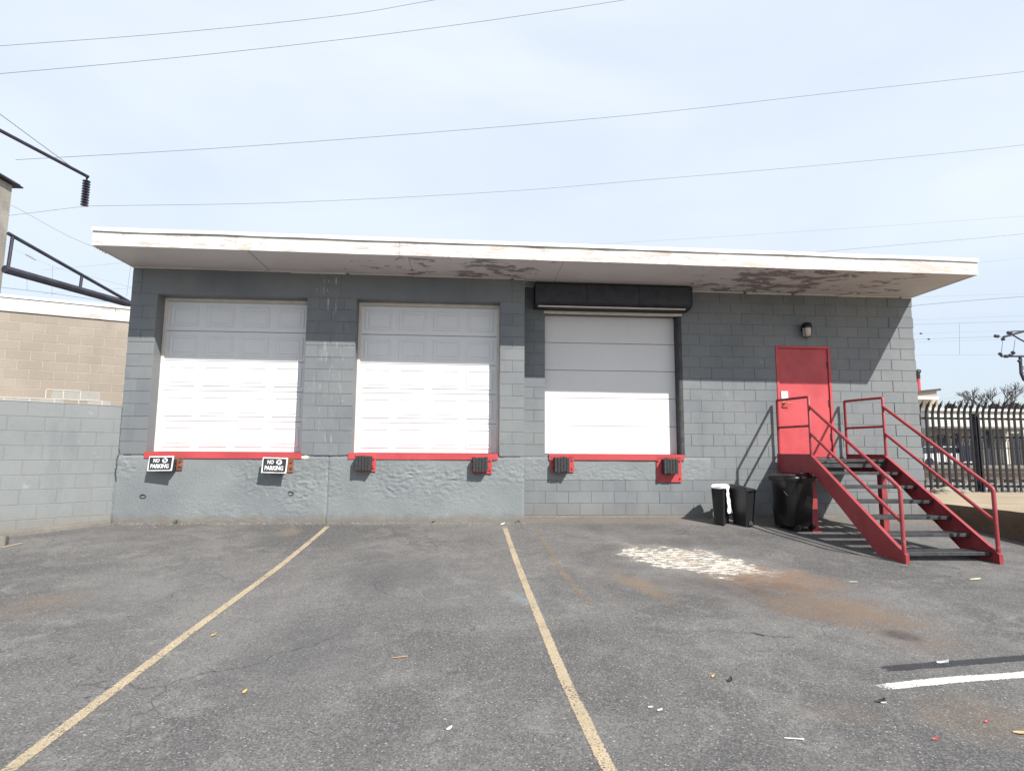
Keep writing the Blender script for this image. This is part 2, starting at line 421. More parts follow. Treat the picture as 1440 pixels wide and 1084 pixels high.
    c = m.mix(m.math('MULTIPLY', crack, .6), c, (.02, .02, .02))
    m.col(c)
    m.bump(v.outputs['Distance'], .3, .005); m.bump(m.noise(300, 2), .35, .003); m.bump(m.noise(6, 5), .12, .03)
    m.rough(m.rng(m.noise(2, 3), .3, .7, .78, .92))
    return m.m
M_asphalt = m_asphalt()

def m_line(name, c, lo=.44, hi=.56, cover=1.0, sc=70):
    """worn paint, the asphalt shows through where it has gone"""
    m = N(name, .75, 0, .3)
    k = m.mix(m.rng(m.noise(8, 5), .35, .65), c, tuple(x*.8 for x in c))
    k = m.mix(m.rng(m.noise(120, 2), .4, .7, 0, .6), k, tuple(x*.45 for x in c))
    m.col(k)
    a = m.math('ADD', m.math('MULTIPLY', m.noise(sc, 3, .7), .6), m.math('MULTIPLY', m.noise(4, 6, .7), .4))
    uv = m.n('ShaderNodeUVMap'); sx = m.n('ShaderNodeSeparateXYZ'); m.l(uv.outputs[0], sx.inputs[0])
    e = m.rng(m.math('ABSOLUTE', m.math('SUBTRACT', sx.outputs['X'], .5)), .5, .34, -.17, .06)
    e2 = m.rng(sx.outputs['Y'], 0, .03, -.14, 0)
    a = m.math('ADD', m.math('ADD', a, e), e2)
    al = m.math('MULTIPLY', m.rng(a, lo, hi), cover)
    m.l(al, m.b.inputs['Alpha']); m.bump(m.noise(150, 2), .3, .003)
    return m.m
M_yellow = m_line('yellow_line_paint', (.52, .425, .29), .43, .55, .85)
M_pale = m_line('faded_line_paint', (.34, .26, .18), .50, .62, .55)
M_darkstripe = m_line('dark_stripe_tone', (.048, .049, .056), .42, .55, .85)
M_whiteline = m_line('white_line_paint', (.66, .66, .62), .42, .52)

def m_spill():
    m = N('spilled_white_paint', .7, 0, .3)
    uv = m.n('ShaderNodeUVMap'); ln = m.n('ShaderNodeVectorMath', operation='LENGTH'); m.l(uv.outputs[0], ln.inputs[0])
    n = m.noise(2.6, 6, .65, .3); n2 = m.noise(16, 4, .6, 0, None, (.55, 1.6, 1))
    d = m.math('ADD', ln.outputs['Value'], m.math('MULTIPLY', m.math('SUBTRACT', n, .5), 1.7))
    body = m.rng(d, .82, .52)
    cr = m.n('ShaderNodeTexVoronoi', feature='DISTANCE_TO_EDGE'); cr.inputs['Scale'].default_value = 8
    mp_ = m.n('ShaderNodeMapping'); mp_.inputs['Scale'].default_value = (.8, 1.2, 1); wob = m.n('ShaderNodeTexNoise'); wob.inputs['Scale'].default_value = 9; wob.inputs['Detail'].default_value = 5; m.l(m.pos(), wob.inputs['Vector']); wa = m.n('ShaderNodeVectorMath', operation='MULTIPLY_ADD'); wa.inputs[1].default_value = (.16, .16, .16); m.l(wob.outputs['Color'], wa.inputs[0]); m.l(m.pos(), wa.inputs[2]); m.l(wa.outputs[0], mp_.inputs[0]); m.l(mp_.outputs[0], cr.inputs['Vector'])
    crk = m.rng(cr.outputs['Distance'], .0, .035, .3, 1)
    a = m.math('ADD', m.math('MULTIPLY', body, m.rng(n2, .42, .58, .0, 1)), -.0)
    a = m.math('MAXIMUM', m.rng(m.math('MULTIPLY', a, crk), .22, .5), m.math('MULTIPLY', m.rng(d, 1.0, .4), m.rng(m.noise(40, 4, .7), .42, .62, .1, .6)))
    m.l(a, m.b.inputs['Alpha'])
    c = m.mix(m.rng(m.noise(5, 4), .45, .7), (.62, .59, .53), (.52, .43, .34))
    m.col(m.mix(m.rng(m.noise(70, 2), .40, .7, 0, .65), c, (.33, .29, .25))); m.bump(m.noise(40, 5), .5, .006)
    return m.m
M_spill = m_spill()

# ------------------------------------------------------------------ ground
def grid_lines(spans):
    r = []
    for a, b, n in spans: r += [a+(b-a)*i/n for i in range(n)]
    return r+[spans[-1][1]]
def sheet(name, xs, ys, zf, mat, kind='structure'):
    vs = [(x, y, zf(x, y)) for y in ys for x in xs]; nx = len(xs)
    fs = [(j*nx+i, j*nx+i+1, (j+1)*nx+i+1, (j+1)*nx+i) for j in range(len(ys)-1) for i in range(nx-1)]
    me = bpy.data.meshes.new(name); me.from_pydata(vs, [], fs); o = link_mesh(name, me, mat, smooth=True)
    o['kind'] = kind; return o
sheet('asphalt_lot', grid_lines([(-300, -40, 8), (-40, -12, 14), (-12, 12, 96), (12, 40, 14), (40, 300, 8)]),
      grid_lines([(-200, -20, 8), (-20, -2, 12), (-2, 10.6, 64), (10.6, 13.0, 5)]), gz, M_asphalt)
mg = N('gravel', .95, 0, .2); cg = mg.mix(mg.rng(mg.noise(.5, 4), .35, .65), (.20, .18, .155), (.29, .265, .235))
vv = mg.voro(14, 'F1', 'Color'); sg = mg.n('ShaderNodeSeparateColor'); mg.l(vv, sg.inputs[0])
mg.col(mg.mix(mg.rng(sg.outputs[0], .3, 1, 0, .6), cg, (.09, .08, .075))); mg.bump(mg.voro(14), .8, .05); M_gravel = mg.m
sheet('railway_ground', grid_lines([(-800, -60, 8), (-60, 80, 30), (80, 800, 8)]), grid_lines([(13.0, 60, 20), (60, 900, 10)]),
      lambda x, y: .74+(.02*noise.noise(Vector((x*.5, y*.5, 0))) if y > 13.2 else 0), M_gravel)

def ribbon(name, pts, width, mat, dz=.004, end=True):
    """painted marking laid on the asphalt along world points"""
    bm = bmesh.new(); uv = bm.loops.layers.uv.new('UVMap'); rows = []
    P = [Vector(p) for p in pts]; dense = []
    for a, b in zip(P, P[1:]):
        k = max(2, int((b-a).length/.12)); dense += [a.lerp(b, i/k) for i in range(k)]
    dense.append(P[-1]); Ltot = 0
    for i, p in enumerate(dense):
        t = (dense[min(i+1, len(dense)-1)]-dense[max(i-1, 0)]); t.z = 0; t.normalize(); s = Vector((-t.y, t.x, 0))
        wv = width*(1+.12*noise.noise(Vector((i*.2, 3, 0))))/2
        row = []
        for q, uu in ((-1, 0), (0, .5), (1, 1)):
            w_ = p+s*wv*q; row.append((bm.verts.new((w_.x, w_.y, gz(w_.x, w_.y)+dz)), uu, i/len(dense)))
        rows.append(row)
    for A, B in zip(rows, rows[1:]):
        for k in range(2):
            f = bm.faces.new((A[k][0], A[k+1][0], B[k+1][0], B[k][0]))
            for lp, q in zip(f.loops, (A[k], A[k+1], B[k+1], B[k])): lp[uv].uv = (q[1], q[2])
    o = fin(name, bm, mat); return o
l1 = ribbon('parking_line', [gp(463, 738), gp(360, 821), gp(270, 887), gp(95, 1020), gp(95, 1020)+(gp(95, 1020)-gp(270, 887))*1.2], .092, M_yellow)
l2 = ribbon('parking_line', [gp(709, 739), gp(744, 835), gp(794, 956), gp(857, 1084), gp(857, 1084)+(gp(857, 1084)-gp(794, 956))*1.5], .092, M_yellow)
l3 = ribbon('faded_parking_line', [gp(754, 742), gp(792, 806), gp(830, 850)], .10, M_pale)
l4 = ribbon('white_parking_line', [gp(1236, 967), gp(1340, 956), gp(1440, 949), gp(1440, 949)+Vector((2.5, .35, 0))], .105, M_whiteline)
l5 = ribbon('dark_stripe', [gp(1238, 941), gp(1340, 933), gp(1440, 925), gp(1440, 925)+Vector((2.5, .35, 0))], .11, M_darkstripe)  # broken dark band laid over the asphalt, roughly parallel to the white line
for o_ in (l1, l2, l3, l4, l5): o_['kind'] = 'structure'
# spilled paint
bm = bmesh.new(); uvl = bm.loops.layers.uv.new('UVMap')
c0 = gp(965, 788); n = 24
vv_ = {}
for j in range(n+1):
    for i in range(n+1):
        a, b = i/n*2-1, j/n*2-1; x, y = c0.x+.05+a*1.08+b*-.42, c0.y+b*1.25
        vv_[i, j] = (bm.verts.new((x, y, gz(x, y)+.005)), (a*1.15, b*1.15))
for j in range(n):
    for i in range(n):
        q = [vv_[i, j], vv_[i+1, j], vv_[i+1, j+1], vv_[i, j+1]]; f = bm.faces.new([k[0] for k in q])
        for lp, k in zip(f.loops, q): lp[uvl].uv = k[1]
sp_o = fin('paint_spill', bm, M_spill); sp_o['kind'] = 'structure'

# ------------------------------------------------------------------ the warehouse
WY, BY = 9.71, 10.13
XL, XM, XR = -5.645, .89, 8.29
SILL = 1.61; CH = .2032; BD = 17.0
def soff(x): return 4.705-.0045*(x-XL)
house = thing('warehouse', 'low grey painted concrete block warehouse with three white dock doors and white roof edge', 'building', (0, WY, .5))
def H(name, bm, mat, **kw):                           # a part of the warehouse
    for v in bm.verts: v.co -= house.location
    return fin(name, bm, mat, house, **kw)
D1, D2, D3 = (-5.22, -2.79), (-1.975, .465), (1.29, 3.75)
RD = (5.575, 6.62); RDT = 3.665
LINT = SILL+13*CH
blockcache = {}
def block_mesh(w_, h_, mat):
    key = (round(w_, 3), round(h_, 3), mat.name)
    if key not in blockcache:
        bm = bmesh.new(); box(bm, (-w_/2, 0, -h_/2), (w_/2, .09, h_/2), .0035)
        for v in bm.verts:
            if v.co.y < .01: v.co.y += .0008*noise.noise(v.co*30)
        bmesh.ops.recalc_face_normals(bm, faces=bm.faces)
        me = bpy.data.meshes.new('block'); bm.to_mesh(me); bm.free(); me.materials.append(mat); blockcache[key] = me
    return blockcache[key]
rb = random.Random(3)
def blocks(parent, org, dirv, length, z0, n, ch, openings, mat, bl=.4064, odd=0, jt=.0058, base=(0, 0, 0), name='block', proud=.0036, skip=None, stagger_end=False):
    """running bond of single blocks; the face looks along -normal. Returns the count."""
    d = Vector(dirv).normalized(); ang = math.atan2(d.y, d.x); cnt = 0
    nrm = Vector((d.y, -d.x, 0))
    for k in range(n):
        za, zb = z0+k*ch, z0+(k+1)*ch; off = (k+odd) % 2*bl/2; x = -off
        segs = []
        while x < length-1e-4:
            a, b = max(0, x), min(length, x+bl); x += bl
            pieces = [(a, b)]
            for (o0, o1, oz0, oz1) in openings:
                if zb > oz0+.03 and za < oz1-.03:
                    new = []
                    for (p, q) in pieces:
                        if q <= o0 or p >= o1: new.append((p, q)); continue
                        if p < o0: new.append((p, o0))
                        if q > o1: new.append((o1, q))
                    pieces = new
            segs += pieces
        # merge slivers
        segs.sort(); m2 = []
        for s_ in segs:
            if m2 and (s_[1]-s_[0] < .09 or m2[-1][1]-m2[-1][0] < .09) and abs(m2[-1][1]-s_[0]) < 1e-4: m2[-1] = (m2[-1][0], s_[1])
            else: m2.append(s_)
        for (a, b) in m2:
            if b-a < .04: continue
            if skip and skip(k, (a+b)/2): continue
            if callable(mat): mt = mat(k, (a+b)/2)
            else: mt = mat
            me = block_mesh(b-a-jt, ch-jt, mt)
            o = bpy.data.objects.new(name, me); COL.objects.link(o); o.parent = parent
            pr = rb.uniform(0, proud)
            if stagger_end and b > length-.01 and k % 2: pr += .004
            p = Vector(org)+d*((a+b)/2+(.012 if stagger_end and b > length-.01 and k % 2 else 0))+nrm*pr
            p.z = (za+zb)/2
            if parent: p -= Vector(base)
            o.location = p; o.rotation_euler = (rb.uniform(-.002, .002), rb.uniform(-.0012, .0012), ang+rb.uniform(-.002, .002))
            cnt += 1
    return cnt
HB = house.location
# wall cores (painted mortar shows in the joints), 7 mm behind the block faces
def wallboxes(name, x0, x1, z0, ztop, y, ops, mat, th=.2):
    bm = bmesh.new(); xs = sorted({x0, x1, *[o for op in ops for o in op[:2]]})
    for a, b in zip(xs, xs[1:]):
        mid = (a+b)/2; lev = z0
        for op in [o for o in ops if o[0] < mid < o[1]]:
            if op[2] > lev+.01: box(bm, (a, y, lev), (b, y+th, op[2]))
            lev = op[3]
        if ztop > lev: box(bm, (a, y, lev), (b, y+th, ztop))
    bmesh.ops.remove_doubles(bm, verts=bm.verts, dist=1e-5)
    return H(name, bm, mat)
J = .0042
wallboxes('wall', XL+.004, XM-.004, SILL-.02, soff(0)-.0, WY+J, [(D1[0]+.003, D1[1]-.003, SILL-.03, LINT), (D2[0]+.003, D2[1]-.003, SILL-.03, LINT)], M_core, .28)
wallboxes('wall', XM-.3, XR-.004, .2, soff(5)-.0, BY+J, [(D3[0]+.003, D3[1]-.003, SILL, LINT-.04), (RD[0]+.003, RD[1]-.003, 1.6, RDT)], M_core, .22)
bm = bmesh.new()                                       # side and rear walls, dark inside
box(bm, (XL+.004, WY+.286, .2), (XL+.2, BD, soff(XL)-.005)); box(bm, (XR-.2, BY+.226+.002, .2), (XR-.004, BD, soff(XR)-.005)); box(bm, (XL+.2, BD-.2, .2), (XR-.2, BD-.002, 4.6))
box(bm, (XM-.25, WY+.286, .3), (XM-.004, BY+J-.001, soff(XM)-.004))
H('side_wall', bm, M_core)
cnt = 0
P0 = (XL, WY, 0)
# front: left pier, middle pier, right pier, then the course over the lintels
cnt += blocks(house, P0, (1, 0, 0), D1[0]-XL, SILL, 13, CH, [], M_block, odd=0, base=HB, bl=.4064)
cnt += blocks(house, (D1[1], WY, 0), (1, 0, 0), D2[0]-D1[1], SILL, 13, CH, [], M_block, odd=1, base=HB)
cnt += blocks(house, (D2[1], WY, 0), (1, 0, 0), XM-D2[1], SILL, 13, CH, [], M_block, odd=0, base=HB, bl=.425)
# lintels
def lintel(x0, x1, z0, z1):
    bm = bmesh.new(); box(bm, (x0, WY, z0), (x1, WY+.2, z1), .006); return H('lintel', bm, M_block)
lintel(-5.48, -2.46, LINT+.004, soff(-4)-.012); lintel(-2.24, .66, LINT+.004, soff(-1)-.012)
for (a, b) in ((XL, -5.49), (-2.45, -2.25), (.67, XM)):
    cnt += blocks(house, (a, WY, 0), (1, 0, 0), b-a, LINT, 2, CH*.985, [], M_block, base=HB)
# set back wall, 5 courses under the sill to the top
BZ = SILL-5*CH
cnt += blocks(house, (XM, BY, 0), (1, 0, 0), XR-XM, BZ, 20, CH,
       [(D3[0]-XM, D3[1]-XM, SILL, LINT-.04), (RD[0]-XM, RD[1]-XM, 1.6, RDT+.0)], M_block, odd=1, base=HB,
       skip=lambda k, x: (k in (3, 4) and .02 < x < 3.3) or (k >= 18 and .75 < x < 2.9), stagger_end=True)
print('warehouse blocks', cnt)
# jamb returns of the openings are block too (left jamb of door one and two show)
for dd, yy, th in ((D1, WY, .286), (D2, WY, .286)):
    for k in range(13):
        me = block_mesh(.275, CH-.009, M_tan if (dd is D1 and k < 5) else M_block)
        o = bpy.data.objects.new('jamb_block', me); COL.objects.link(o); o.parent = house
        o.location = Vector((dd[0]+.0025, yy+.0+.145, SILL+(k+.5)*CH))-HB; o.rotation_euler = (0, 0, R(90))
# footing strip under the set back wall
bm = bmesh.new(); box(bm, (XM-.05, BY-.012, .15), (XR-.02, BY+.2, BZ-.004), .006); H('footing', bm, M_base)
bm = bmesh.new(); box(bm, (XR-.2, BY+.02, .0), (XR+.012, BD, .62), .006); H('footing', bm, M_base)

# concrete dock base, a real rough surface
def rough_panel(name, x0, x1, z0, z1, y, depth, amp, gouges, step=.017, mat=None, jog=0):
    nx, nz_ = int((x1-x0)/step), max(3, int((z1-z0)/step)); bm = bmesh.new(); g = []
    for j in range(nz_+1):
        row = []
        for i in range(nx+1):
            x, z = x0+(x1-x0)*i/nx, z0+(z1-z0)*j/nz_
            q = Vector((x*2.2, z*2.2, 3)); h = .006*noise.noise(q)
            for (gx, gzz, rx, rz, am) in gouges:
                d = math.sqrt(((x-gx)/rx)**2+((z-gzz)/rz)**2)+.35*noise.noise(Vector((x*3, z*3, 8)))
                if d < 1:
                    r = noise.fractal(Vector((x*13+noise.noise(Vector((x*4, z*4, 0))), z*26, gx)), .8, 2.2, 5)
                    rr = abs(noise.noise(Vector((x*8, z*30+2*noise.noise(Vector((x*5, z*5, 1))), gx+5))))
                    h += am*(1-d)**.5*(.45*r-.8*max(0, .2-rr)*1.6)*(.4+1.0*abs(noise.noise(Vector((x*2.1, z*2.6, 4)))))*1.3
            for (jx) in (-2.33,):
                if abs(x-jx+.02*noise.noise(Vector((z*6, 1, 1)))) < .012: h -= .012
            ex = min(x-x0, x1-x, z1-z)
            if ex < .02: h -= .006+.008*abs(noise.noise(Vector((x*14, z*14, 0))))
            row.append(bm.verts.new((x, y-h*1.0, z)))
        g.append(row)
    for j in range(nz_):
        for i in range(nx): bm.faces.new((g[j][i], g[j][i+1], g[j+1][i+1], g[j+1][i]))
    # back to solid
    def side(vs, sgn):
        bk = [bm.verts.new((v.co.x, y+depth, v.co.z)) for v in vs]
        for a, b, c_, d_ in zip(vs, vs[1:], bk[1:], bk): bm.faces.new((a, b, c_, d_) if sgn else (d_, c_, b, a))
    side([r[0] for r in g], 1); side([r[-1] for r in g], 0); side(g[-1], 0)
    o = H(name, bm, mat or M_base); autosmooth(o, 50); return o
rough_panel('dock_base', XL-.012, XM+.0, .40, SILL-.004, WY-.03, .3, .02,
            [(-3.0, 1.25, 1.0, .42, .032), (-2.6, .95, .5, .35, .02), (-.75, 1.2, 1.25, .4, .034), (.45, 1.35, .5, .3, .034), (-1.9, 1.0, .7, .25, .012), (-4.4, .85, .9, .18, .008),
             (-5.5, 1.45, .3, .25, .03), (-3.6, .7, 1.2, .18, .014)])
rough_panel('plaster_patch', XM+.012, 4.28, BZ+3*CH+.004, SILL-.004, BY-.006, .09, .012,
            [(2.4, 1.3, 1.3, .2, .016), (1.15, 1.45, .3, .25, .018), (4.0, 1.35, .35, .25, .02)])
# dark crack where the blocks sit on the base
bm = bmesh.new()
for (a, b) in ((D1[1]+.02, D2[0]-.03), (D2[1]+.0, XM-.06), (XL+.1, D1[0])):
    pts = []; x = a
    while x < b: pts.append((x, SILL+.001+.012*noise.noise(Vector((x*9, 0, 0))))); x += .04
    for (x1, z1), (x2, z2) in zip(pts, pts[1:]):
        t = .006+.012*abs(noise.noise(Vector((x1*5, 5, 0))))
        box(bm, (x1, WY-.026, min(z1, z2)-t), (x2+.001, WY+.01, max(z1, z2)+t*.4))
H('crack', bm, M_dark_gap)
# settlement crack running down the left corner, and exposed mortar by the first sill
bm = bmesh.new(); zz = 2.35; xx = XL+.01
while zz > 1.2:
    x2 = XL+.012+.028*noise.noise(Vector((zz*7, 0, 2))); z2 = zz-.03
    box(bm, (min(xx, x2)-.001, WY-.036 if zz < SILL+.02 else WY-.004, z2), (max(xx, x2)+.001+.008*abs(noise.noise(Vector((zz*11, 4, 2)))), WY+.01, zz+.002)); xx, zz = x2, z2
H('crack', bm, M_dark_gap)
for (mx_, mz_, mw_) in ((-2.70, 1.575, .11),):
    bm = bmesh.new(); bmesh.ops.create_icosphere(bm, subdivisions=3, radius=1)
    for v in bm.verts:
        k = 1+.5*noise.noise(v.co*2+Vector((mx_, 0, 0))); v.co = Vector((mx_+v.co.x*mw_*k*.6, WY-.028+v.co.y*.016*k, mz_+v.co.z*.035*k))
    H('mortar_lump', bm, M_whitemortar)
for (ax_, az_) in ((-5.19, .95), (-2.9, 1.0)):
    bm = bmesh.new(); tube(bm, [(ax_+.045*math.cos(q*.6), WY-.036-.004*math.sin(q*.6), az_+.03*math.sin(q*.6)) for q in range(11)], .007, 6); H('anchor_ring', bm, M_steel)
# pale caulk line at the top of the walls
for (a, b, y) in ((XL, XM, WY), (XM, XR, BY)):
    bm = bmesh.new(); x = a
    while x < b-.05:
        x2 = min(b, x+rb.uniform(.5, 1.3)); zt = soff(x)-.004
        box(bm, (x, y-.02, zt-.014-rb.uniform(0, .01)), (x2-.004, y+.03, zt)); x = x2+rb.choice((0, 0, .06))
    H('caulk_strip', bm, M_frame)

# ---- roof
RY = 8.69; RH = .275
def roofz(x, t): return soff(x)+t
bm = bmesh.new()
def slab(bm, x0, x1, y0, y1, t0, t1):
    c = [(x0, y0), (x1, y0), (x1, y1), (x0, y1)]
    lo = [bm.verts.new((x, y, soff(x)+t0)) for x, y in c]; hi = [bm.verts.new((x, y, soff(x)+t1)) for x, y in c]
    bm.faces.new(lo[::-1]); bm.faces.new(hi)
    for i in range(4): bm.faces.new((lo[i], lo[(i+1) % 4], hi[(i+1) % 4], hi[i]))
slab(bm, XL-.005, XR+.005, RY+.04, BD+.1, .02, RH-.02)
H('roof', bm, M_cap)
joints = [XL-.03, -3.6, -1.15, .92, 3.1, 5.35, XR+.03]
for a, b in zip(joints, joints[1:]):
    bm = bmesh.new(); nseg = 20
    lo = []; 
    rings = []
    for i in range(nseg+1):
        x = a+.0015+(b-a-.003)*i/nseg; wv = .004*noise.noise(Vector((x*1.3, 0, 4))); z0 = soff(x)-.004+.004*noise.noise(Vector((x*2, 2, 4)))
        rings.append([bm.verts.new(p) for p in ((x, RY+wv, z0), (x, RY+.035, z0), (x, RY+.035, soff(x)+RH-.03), (x, RY+wv, soff(x)+RH-.03))])
    for A, B in zip(rings, rings[1:]):
        for k in range(4): bm.faces.new((A[k], B[k], B[(k+1) % 4], A[(k+1) % 4]))
    bm.faces.new(rings[0]); bm.faces.new(rings[-1][::-1])
    H('fascia_board', bm, M_fascia)
for X_, s_ in ((XL-.03, -1), (XR+.005, 1)):
    bm = bmesh.new(); slab(bm, X_, X_+.025, RY+.037, BD+.1, -.004, RH-.03); H('fascia_board', bm, M_fascia)
cj = [XL-.045, -4.25, -1.9, 1.0, 3.12, 5.4, 6.6, XR+.045]
for a, b in zip(cj, cj[1:]):
    bm = bmesh.new(); rings = []; nseg = 16; lift = rb.uniform(0, .004)
    for i in range(nseg+1):
        x = a+(b-a)*i/nseg; z1 = soff(x)+RH; dz_ = .012*noise.noise(Vector((x*.9, 7, 0)))
        f = RY-.02-.006*noise.noise(Vector((x*1.7, 1, 9)))-lift
        rings.append([bm.verts.new(p) for p in ((x, f, z1-.062+dz_), (x, f+.004, z1-.002), (x, RY+.3, z1+.008), (x, RY+.3, z1), (x, f+.008, z1-.008), (x, f+.006, z1-.062+dz_))])
    for A, B in zip(rings, rings[1:]):
        for k in range(6): bm.faces.new((A[k], B[k], B[(k+1) % 6], A[(k+1) % 6]))
    bm.faces.new(rings[0]); bm.faces.new(rings[-1][::-1])
    H('drip_edge', bm, M_cap)
sj = [XL-.005, -3.42, -1.02, 1.42, 3.9, 6.35, XR+.005]
for a, b in zip(sj, sj[1:]):
    bm = bmesh.new(); g_ = .02 if a == XL-.005 else .006
    slab(bm, a, b-g_, RY+.038, BY+.2, .0, .018); H('soffit_panel', bm, M_soffit)

# ---- overhead doors with raised panels
def sill(x0, x1, y, z1=SILL+.035, h=.095):
    bm = bmesh.new(); box(bm, (x0, y-.045, z1-h), (x1, y-.03, z1), .003); box(bm, (x0, y-.0449, z1-.0005), (x1, y+.26, z1+.0095), .002)
    return H('sill_angle', bm, M_red)
def panel_door(x0, x1, y, z0, z1):
    root_bm = bmesh.new()
    box(root_bm, (x0, y+.05, z0), (x1, y+.07, z1+.05)); d = H('garage_door', root_bm, M_doorwhite)
    base = Vector(house.location)
    def sub(name, bm, mat):
        for v in bm.verts: v.co -= base
        return fin(name, bm, mat, d)
    nsec = 5; hh = (z1-z0)/nsec; ww = (x1-x0)
    for s_ in range(nsec):
        za, zb = z0+s_*hh, z0+(s_+1)*hh
        bm = bmesh.new()
        prof = [(y, za+.006), (y-.0, zb-.018), (y+.008, zb-.004), (y+.045, zb-.002), (y+.045, za+.004), (y+.006, za+.003)]
        prism(bm, prof, x0+.035, x1-.035, 'X'); sub('door_section', bm, M_doorwhite)
        pw = (ww-.07)/4
        for c_ in range(4):
            cx = x0+.035+pw*(c_+.5); cz = (za+zb)/2-.004; hw, hz = pw*.5-.075, hh*.5-.095
            bm = bmesh.new()
            # stepped embossed panel: groove then raised field
            def ringv(w2, h2, yy): return [bm.verts.new((cx+sx*w2, yy, cz+sz*h2)) for sx, sz in ((-1, -1), (1, -1), (1, 1), (-1, 1))]
            rs = [ringv(hw+.012, hz+.012, y-.0005), ringv(hw+.004, hz+.004, y-.010), ringv(hw-.016, hz-.016, y-.010), ringv(hw-.03, hz-.03, y-.0015), ringv(hw-.042, hz-.042, y-.0015), ringv(hw-.056, hz-.056, y-.009)]
            for A, B in zip(rs, rs[1:]):
                for k in range(4): bm.faces.new((A[k], A[(k+1) % 4], B[(k+1) % 4], B[k]))
            bm.faces.new(rs[-1]); sub('raised_panel', bm, M_doorwhite)
    bm = bmesh.new()
    for (a, b) in ((x0-.01, x0+.04), (x1-.04, x1+.01)): box(bm, (a, y-.03, z0), (b, y+.06, z1), .004)
    box(bm, (x0-.01, y-.03, z1-.0), (x1+.01, y+.06, z1+.05), .004); sub('door_frame', bm, M_frame)
    return d
panel_door(D1[0]+.01, D1[1]-.01, WY+.26, SILL+.045, LINT-.05)
panel_door(D2[0]+.01, D2[1]-.01, WY+.25, SILL+.045, LINT-.05)
sill(D1[0]+.0, D1[1]+.03, WY-.0); sill(D2[0]-.04, D2[1]-.02, WY-.0)
sill(D3[0]+.07, D3[1]+.04, BY+.015)
bm = bmesh.new(); box(bm, (D3[0]+.004, BY+.004, SILL-.06), (D3[1]-.004, BY+.26, SILL+.034), .002); H('door_threshold', bm, M_base)
# plain sectional door
y = BY+.19; x0, x1, z0, z1 = D3[0], D3[1]-.01, SILL+.045, LINT-.04
bm = bmesh.new(); box(bm, (x0, y+.05, z0), (x1, y+.07, z1)); d3 = H('garage_door', bm, M_doorplain); d3['label'] = 'flat white sectional door without raised panels'
hh = (z1-z0)/5.05
for s_ in range(6):
    za, zb = z0+s_*hh, min(z1, z0+(s_+1)*hh)
    if zb-za < .05: continue
    bm = bmesh.new(); n_ = 14; rings = []
    for i in range(n_+1):
        x = x0+.0+(x1-x0-.005)*i/n_; q = .003*noise.noise(Vector((x*1.1, s_*3.0, 0)))
        rings.append([bm.verts.new(p) for p in ((x, y+q, za+.004), (x, y+q, zb-.010), (x, y+.012, zb-.002), (x, y+.045, zb-.002), (x, y+.045, za+.003))])
    for A, B in zip(rings, rings[1:]):
        for k in range(5): bm.faces.new((A[k], B[k], B[(k+1) % 5], A[(k+1) % 5]))
    for v in bm.verts: v.co -= house.location
    o = fin('door_section', bm, M_doorplain, d3); autosmooth(o, 30)
bm = bmesh.new(); box(bm, (D3[1]-.012, BY+.0, SILL+.0), (D3[1]+.015, BY+.19, LINT-.05), .003); box(bm, (D3[1]+.002, BY-.006, SILL+.02), (D3[1]+.06, BY+.012, LINT-.05), .002)
H('door_jamb', bm, M_steel)
bm = bmesh.new(); box(bm, (x0-.02, BY-.01, LINT-.075), (D3[1]+.07, BY+.05, LINT-.03), .004); H('door_frame', bm, M_frame)

# ---- shutter housing
bm = bmesh.new()
a = onY(753, 403, BY-.33); b = onY(973, 412, BY-.33)
prof = [(BY-.34, 4.30), (BY-.345, 4.62), (BY-.30, 4.655), (BY-.002, 4.655), (BY-.002, 4.235), (BY-.30, 4.25)]
prism(bm, prof, a.x, b.x, 'X'); bmesh.ops.bevel(bm, geom=list(bm.edges), offset=.006, segments=1, affect='EDGES')
sh = H('shutter_housing', bm, M_shutter)
xm = a.x+.0
for k in range(0, 4):
    bm = bmesh.new(); xx = a.x+(b.x-a.x)*(k)/3.0; box(bm, (xx-.02 if k else xx-.004, BY-.352, 4.29), (xx+.02 if k < 3 else xx+.004, BY-.343, 4.63), .002)
    for v in bm.verts: v.co -= house.location
    fin('seam_strip', bm, M_shutter, sh)
bm = bmesh.new(); box(bm, (a.x+.05, BY-.33, 4.222), (b.x-.12, BY-.27, 4.236), .003)
for v in bm.verts: v.co -= house.location
fin('bottom_rail', bm, M_frame, sh)

# ---- red personnel door
x0, x1, z0, z1 = RD[0], RD[1], 1.61, RDT
bm = bmesh.new(); fw_ = .045
box(bm, (x0, BY-.012, z0), (x0+fw_, BY+.12, z1), .003); box(bm, (x1-fw_, BY-.012, z0), (x1, BY+.12, z1), .003); box(bm, (x0+fw_+.001, BY-.012, z1-fw_), (x1-fw_-.001, BY+.12, z1), .003)
H('door_frame', bm, M_reddoor)
bm = bmesh.new(); box(bm, (x0+fw_+.005, BY+.012, z0+.012), (x1-fw_-.005, BY+.055, z1-fw_-.005), .003); rd = H('entrance_door', bm, M_reddoor); rd['label'] = 'red steel entrance door'
def rdsub(name, bm, mat, smooth=False):
    for v in bm.verts: v.co -= house.location
    return fin(name, bm, mat, rd, smooth=smooth)
for zz in (2.0, 2.62, 3.32):
    bm = bmesh.new(); tube(bm, [(x1-fw_-.005, BY+.0, zz-.06), (x1-fw_-.005, BY+.0, zz+.06)], .014, 8); rdsub('hinge', bm, M_steel)
bm = bmesh.new(); box(bm, (x0+.075, BY-.002, 2.66), (x0+.205, BY+.012, 2.82), .003); rdsub('lock_plate', bm, M_label)
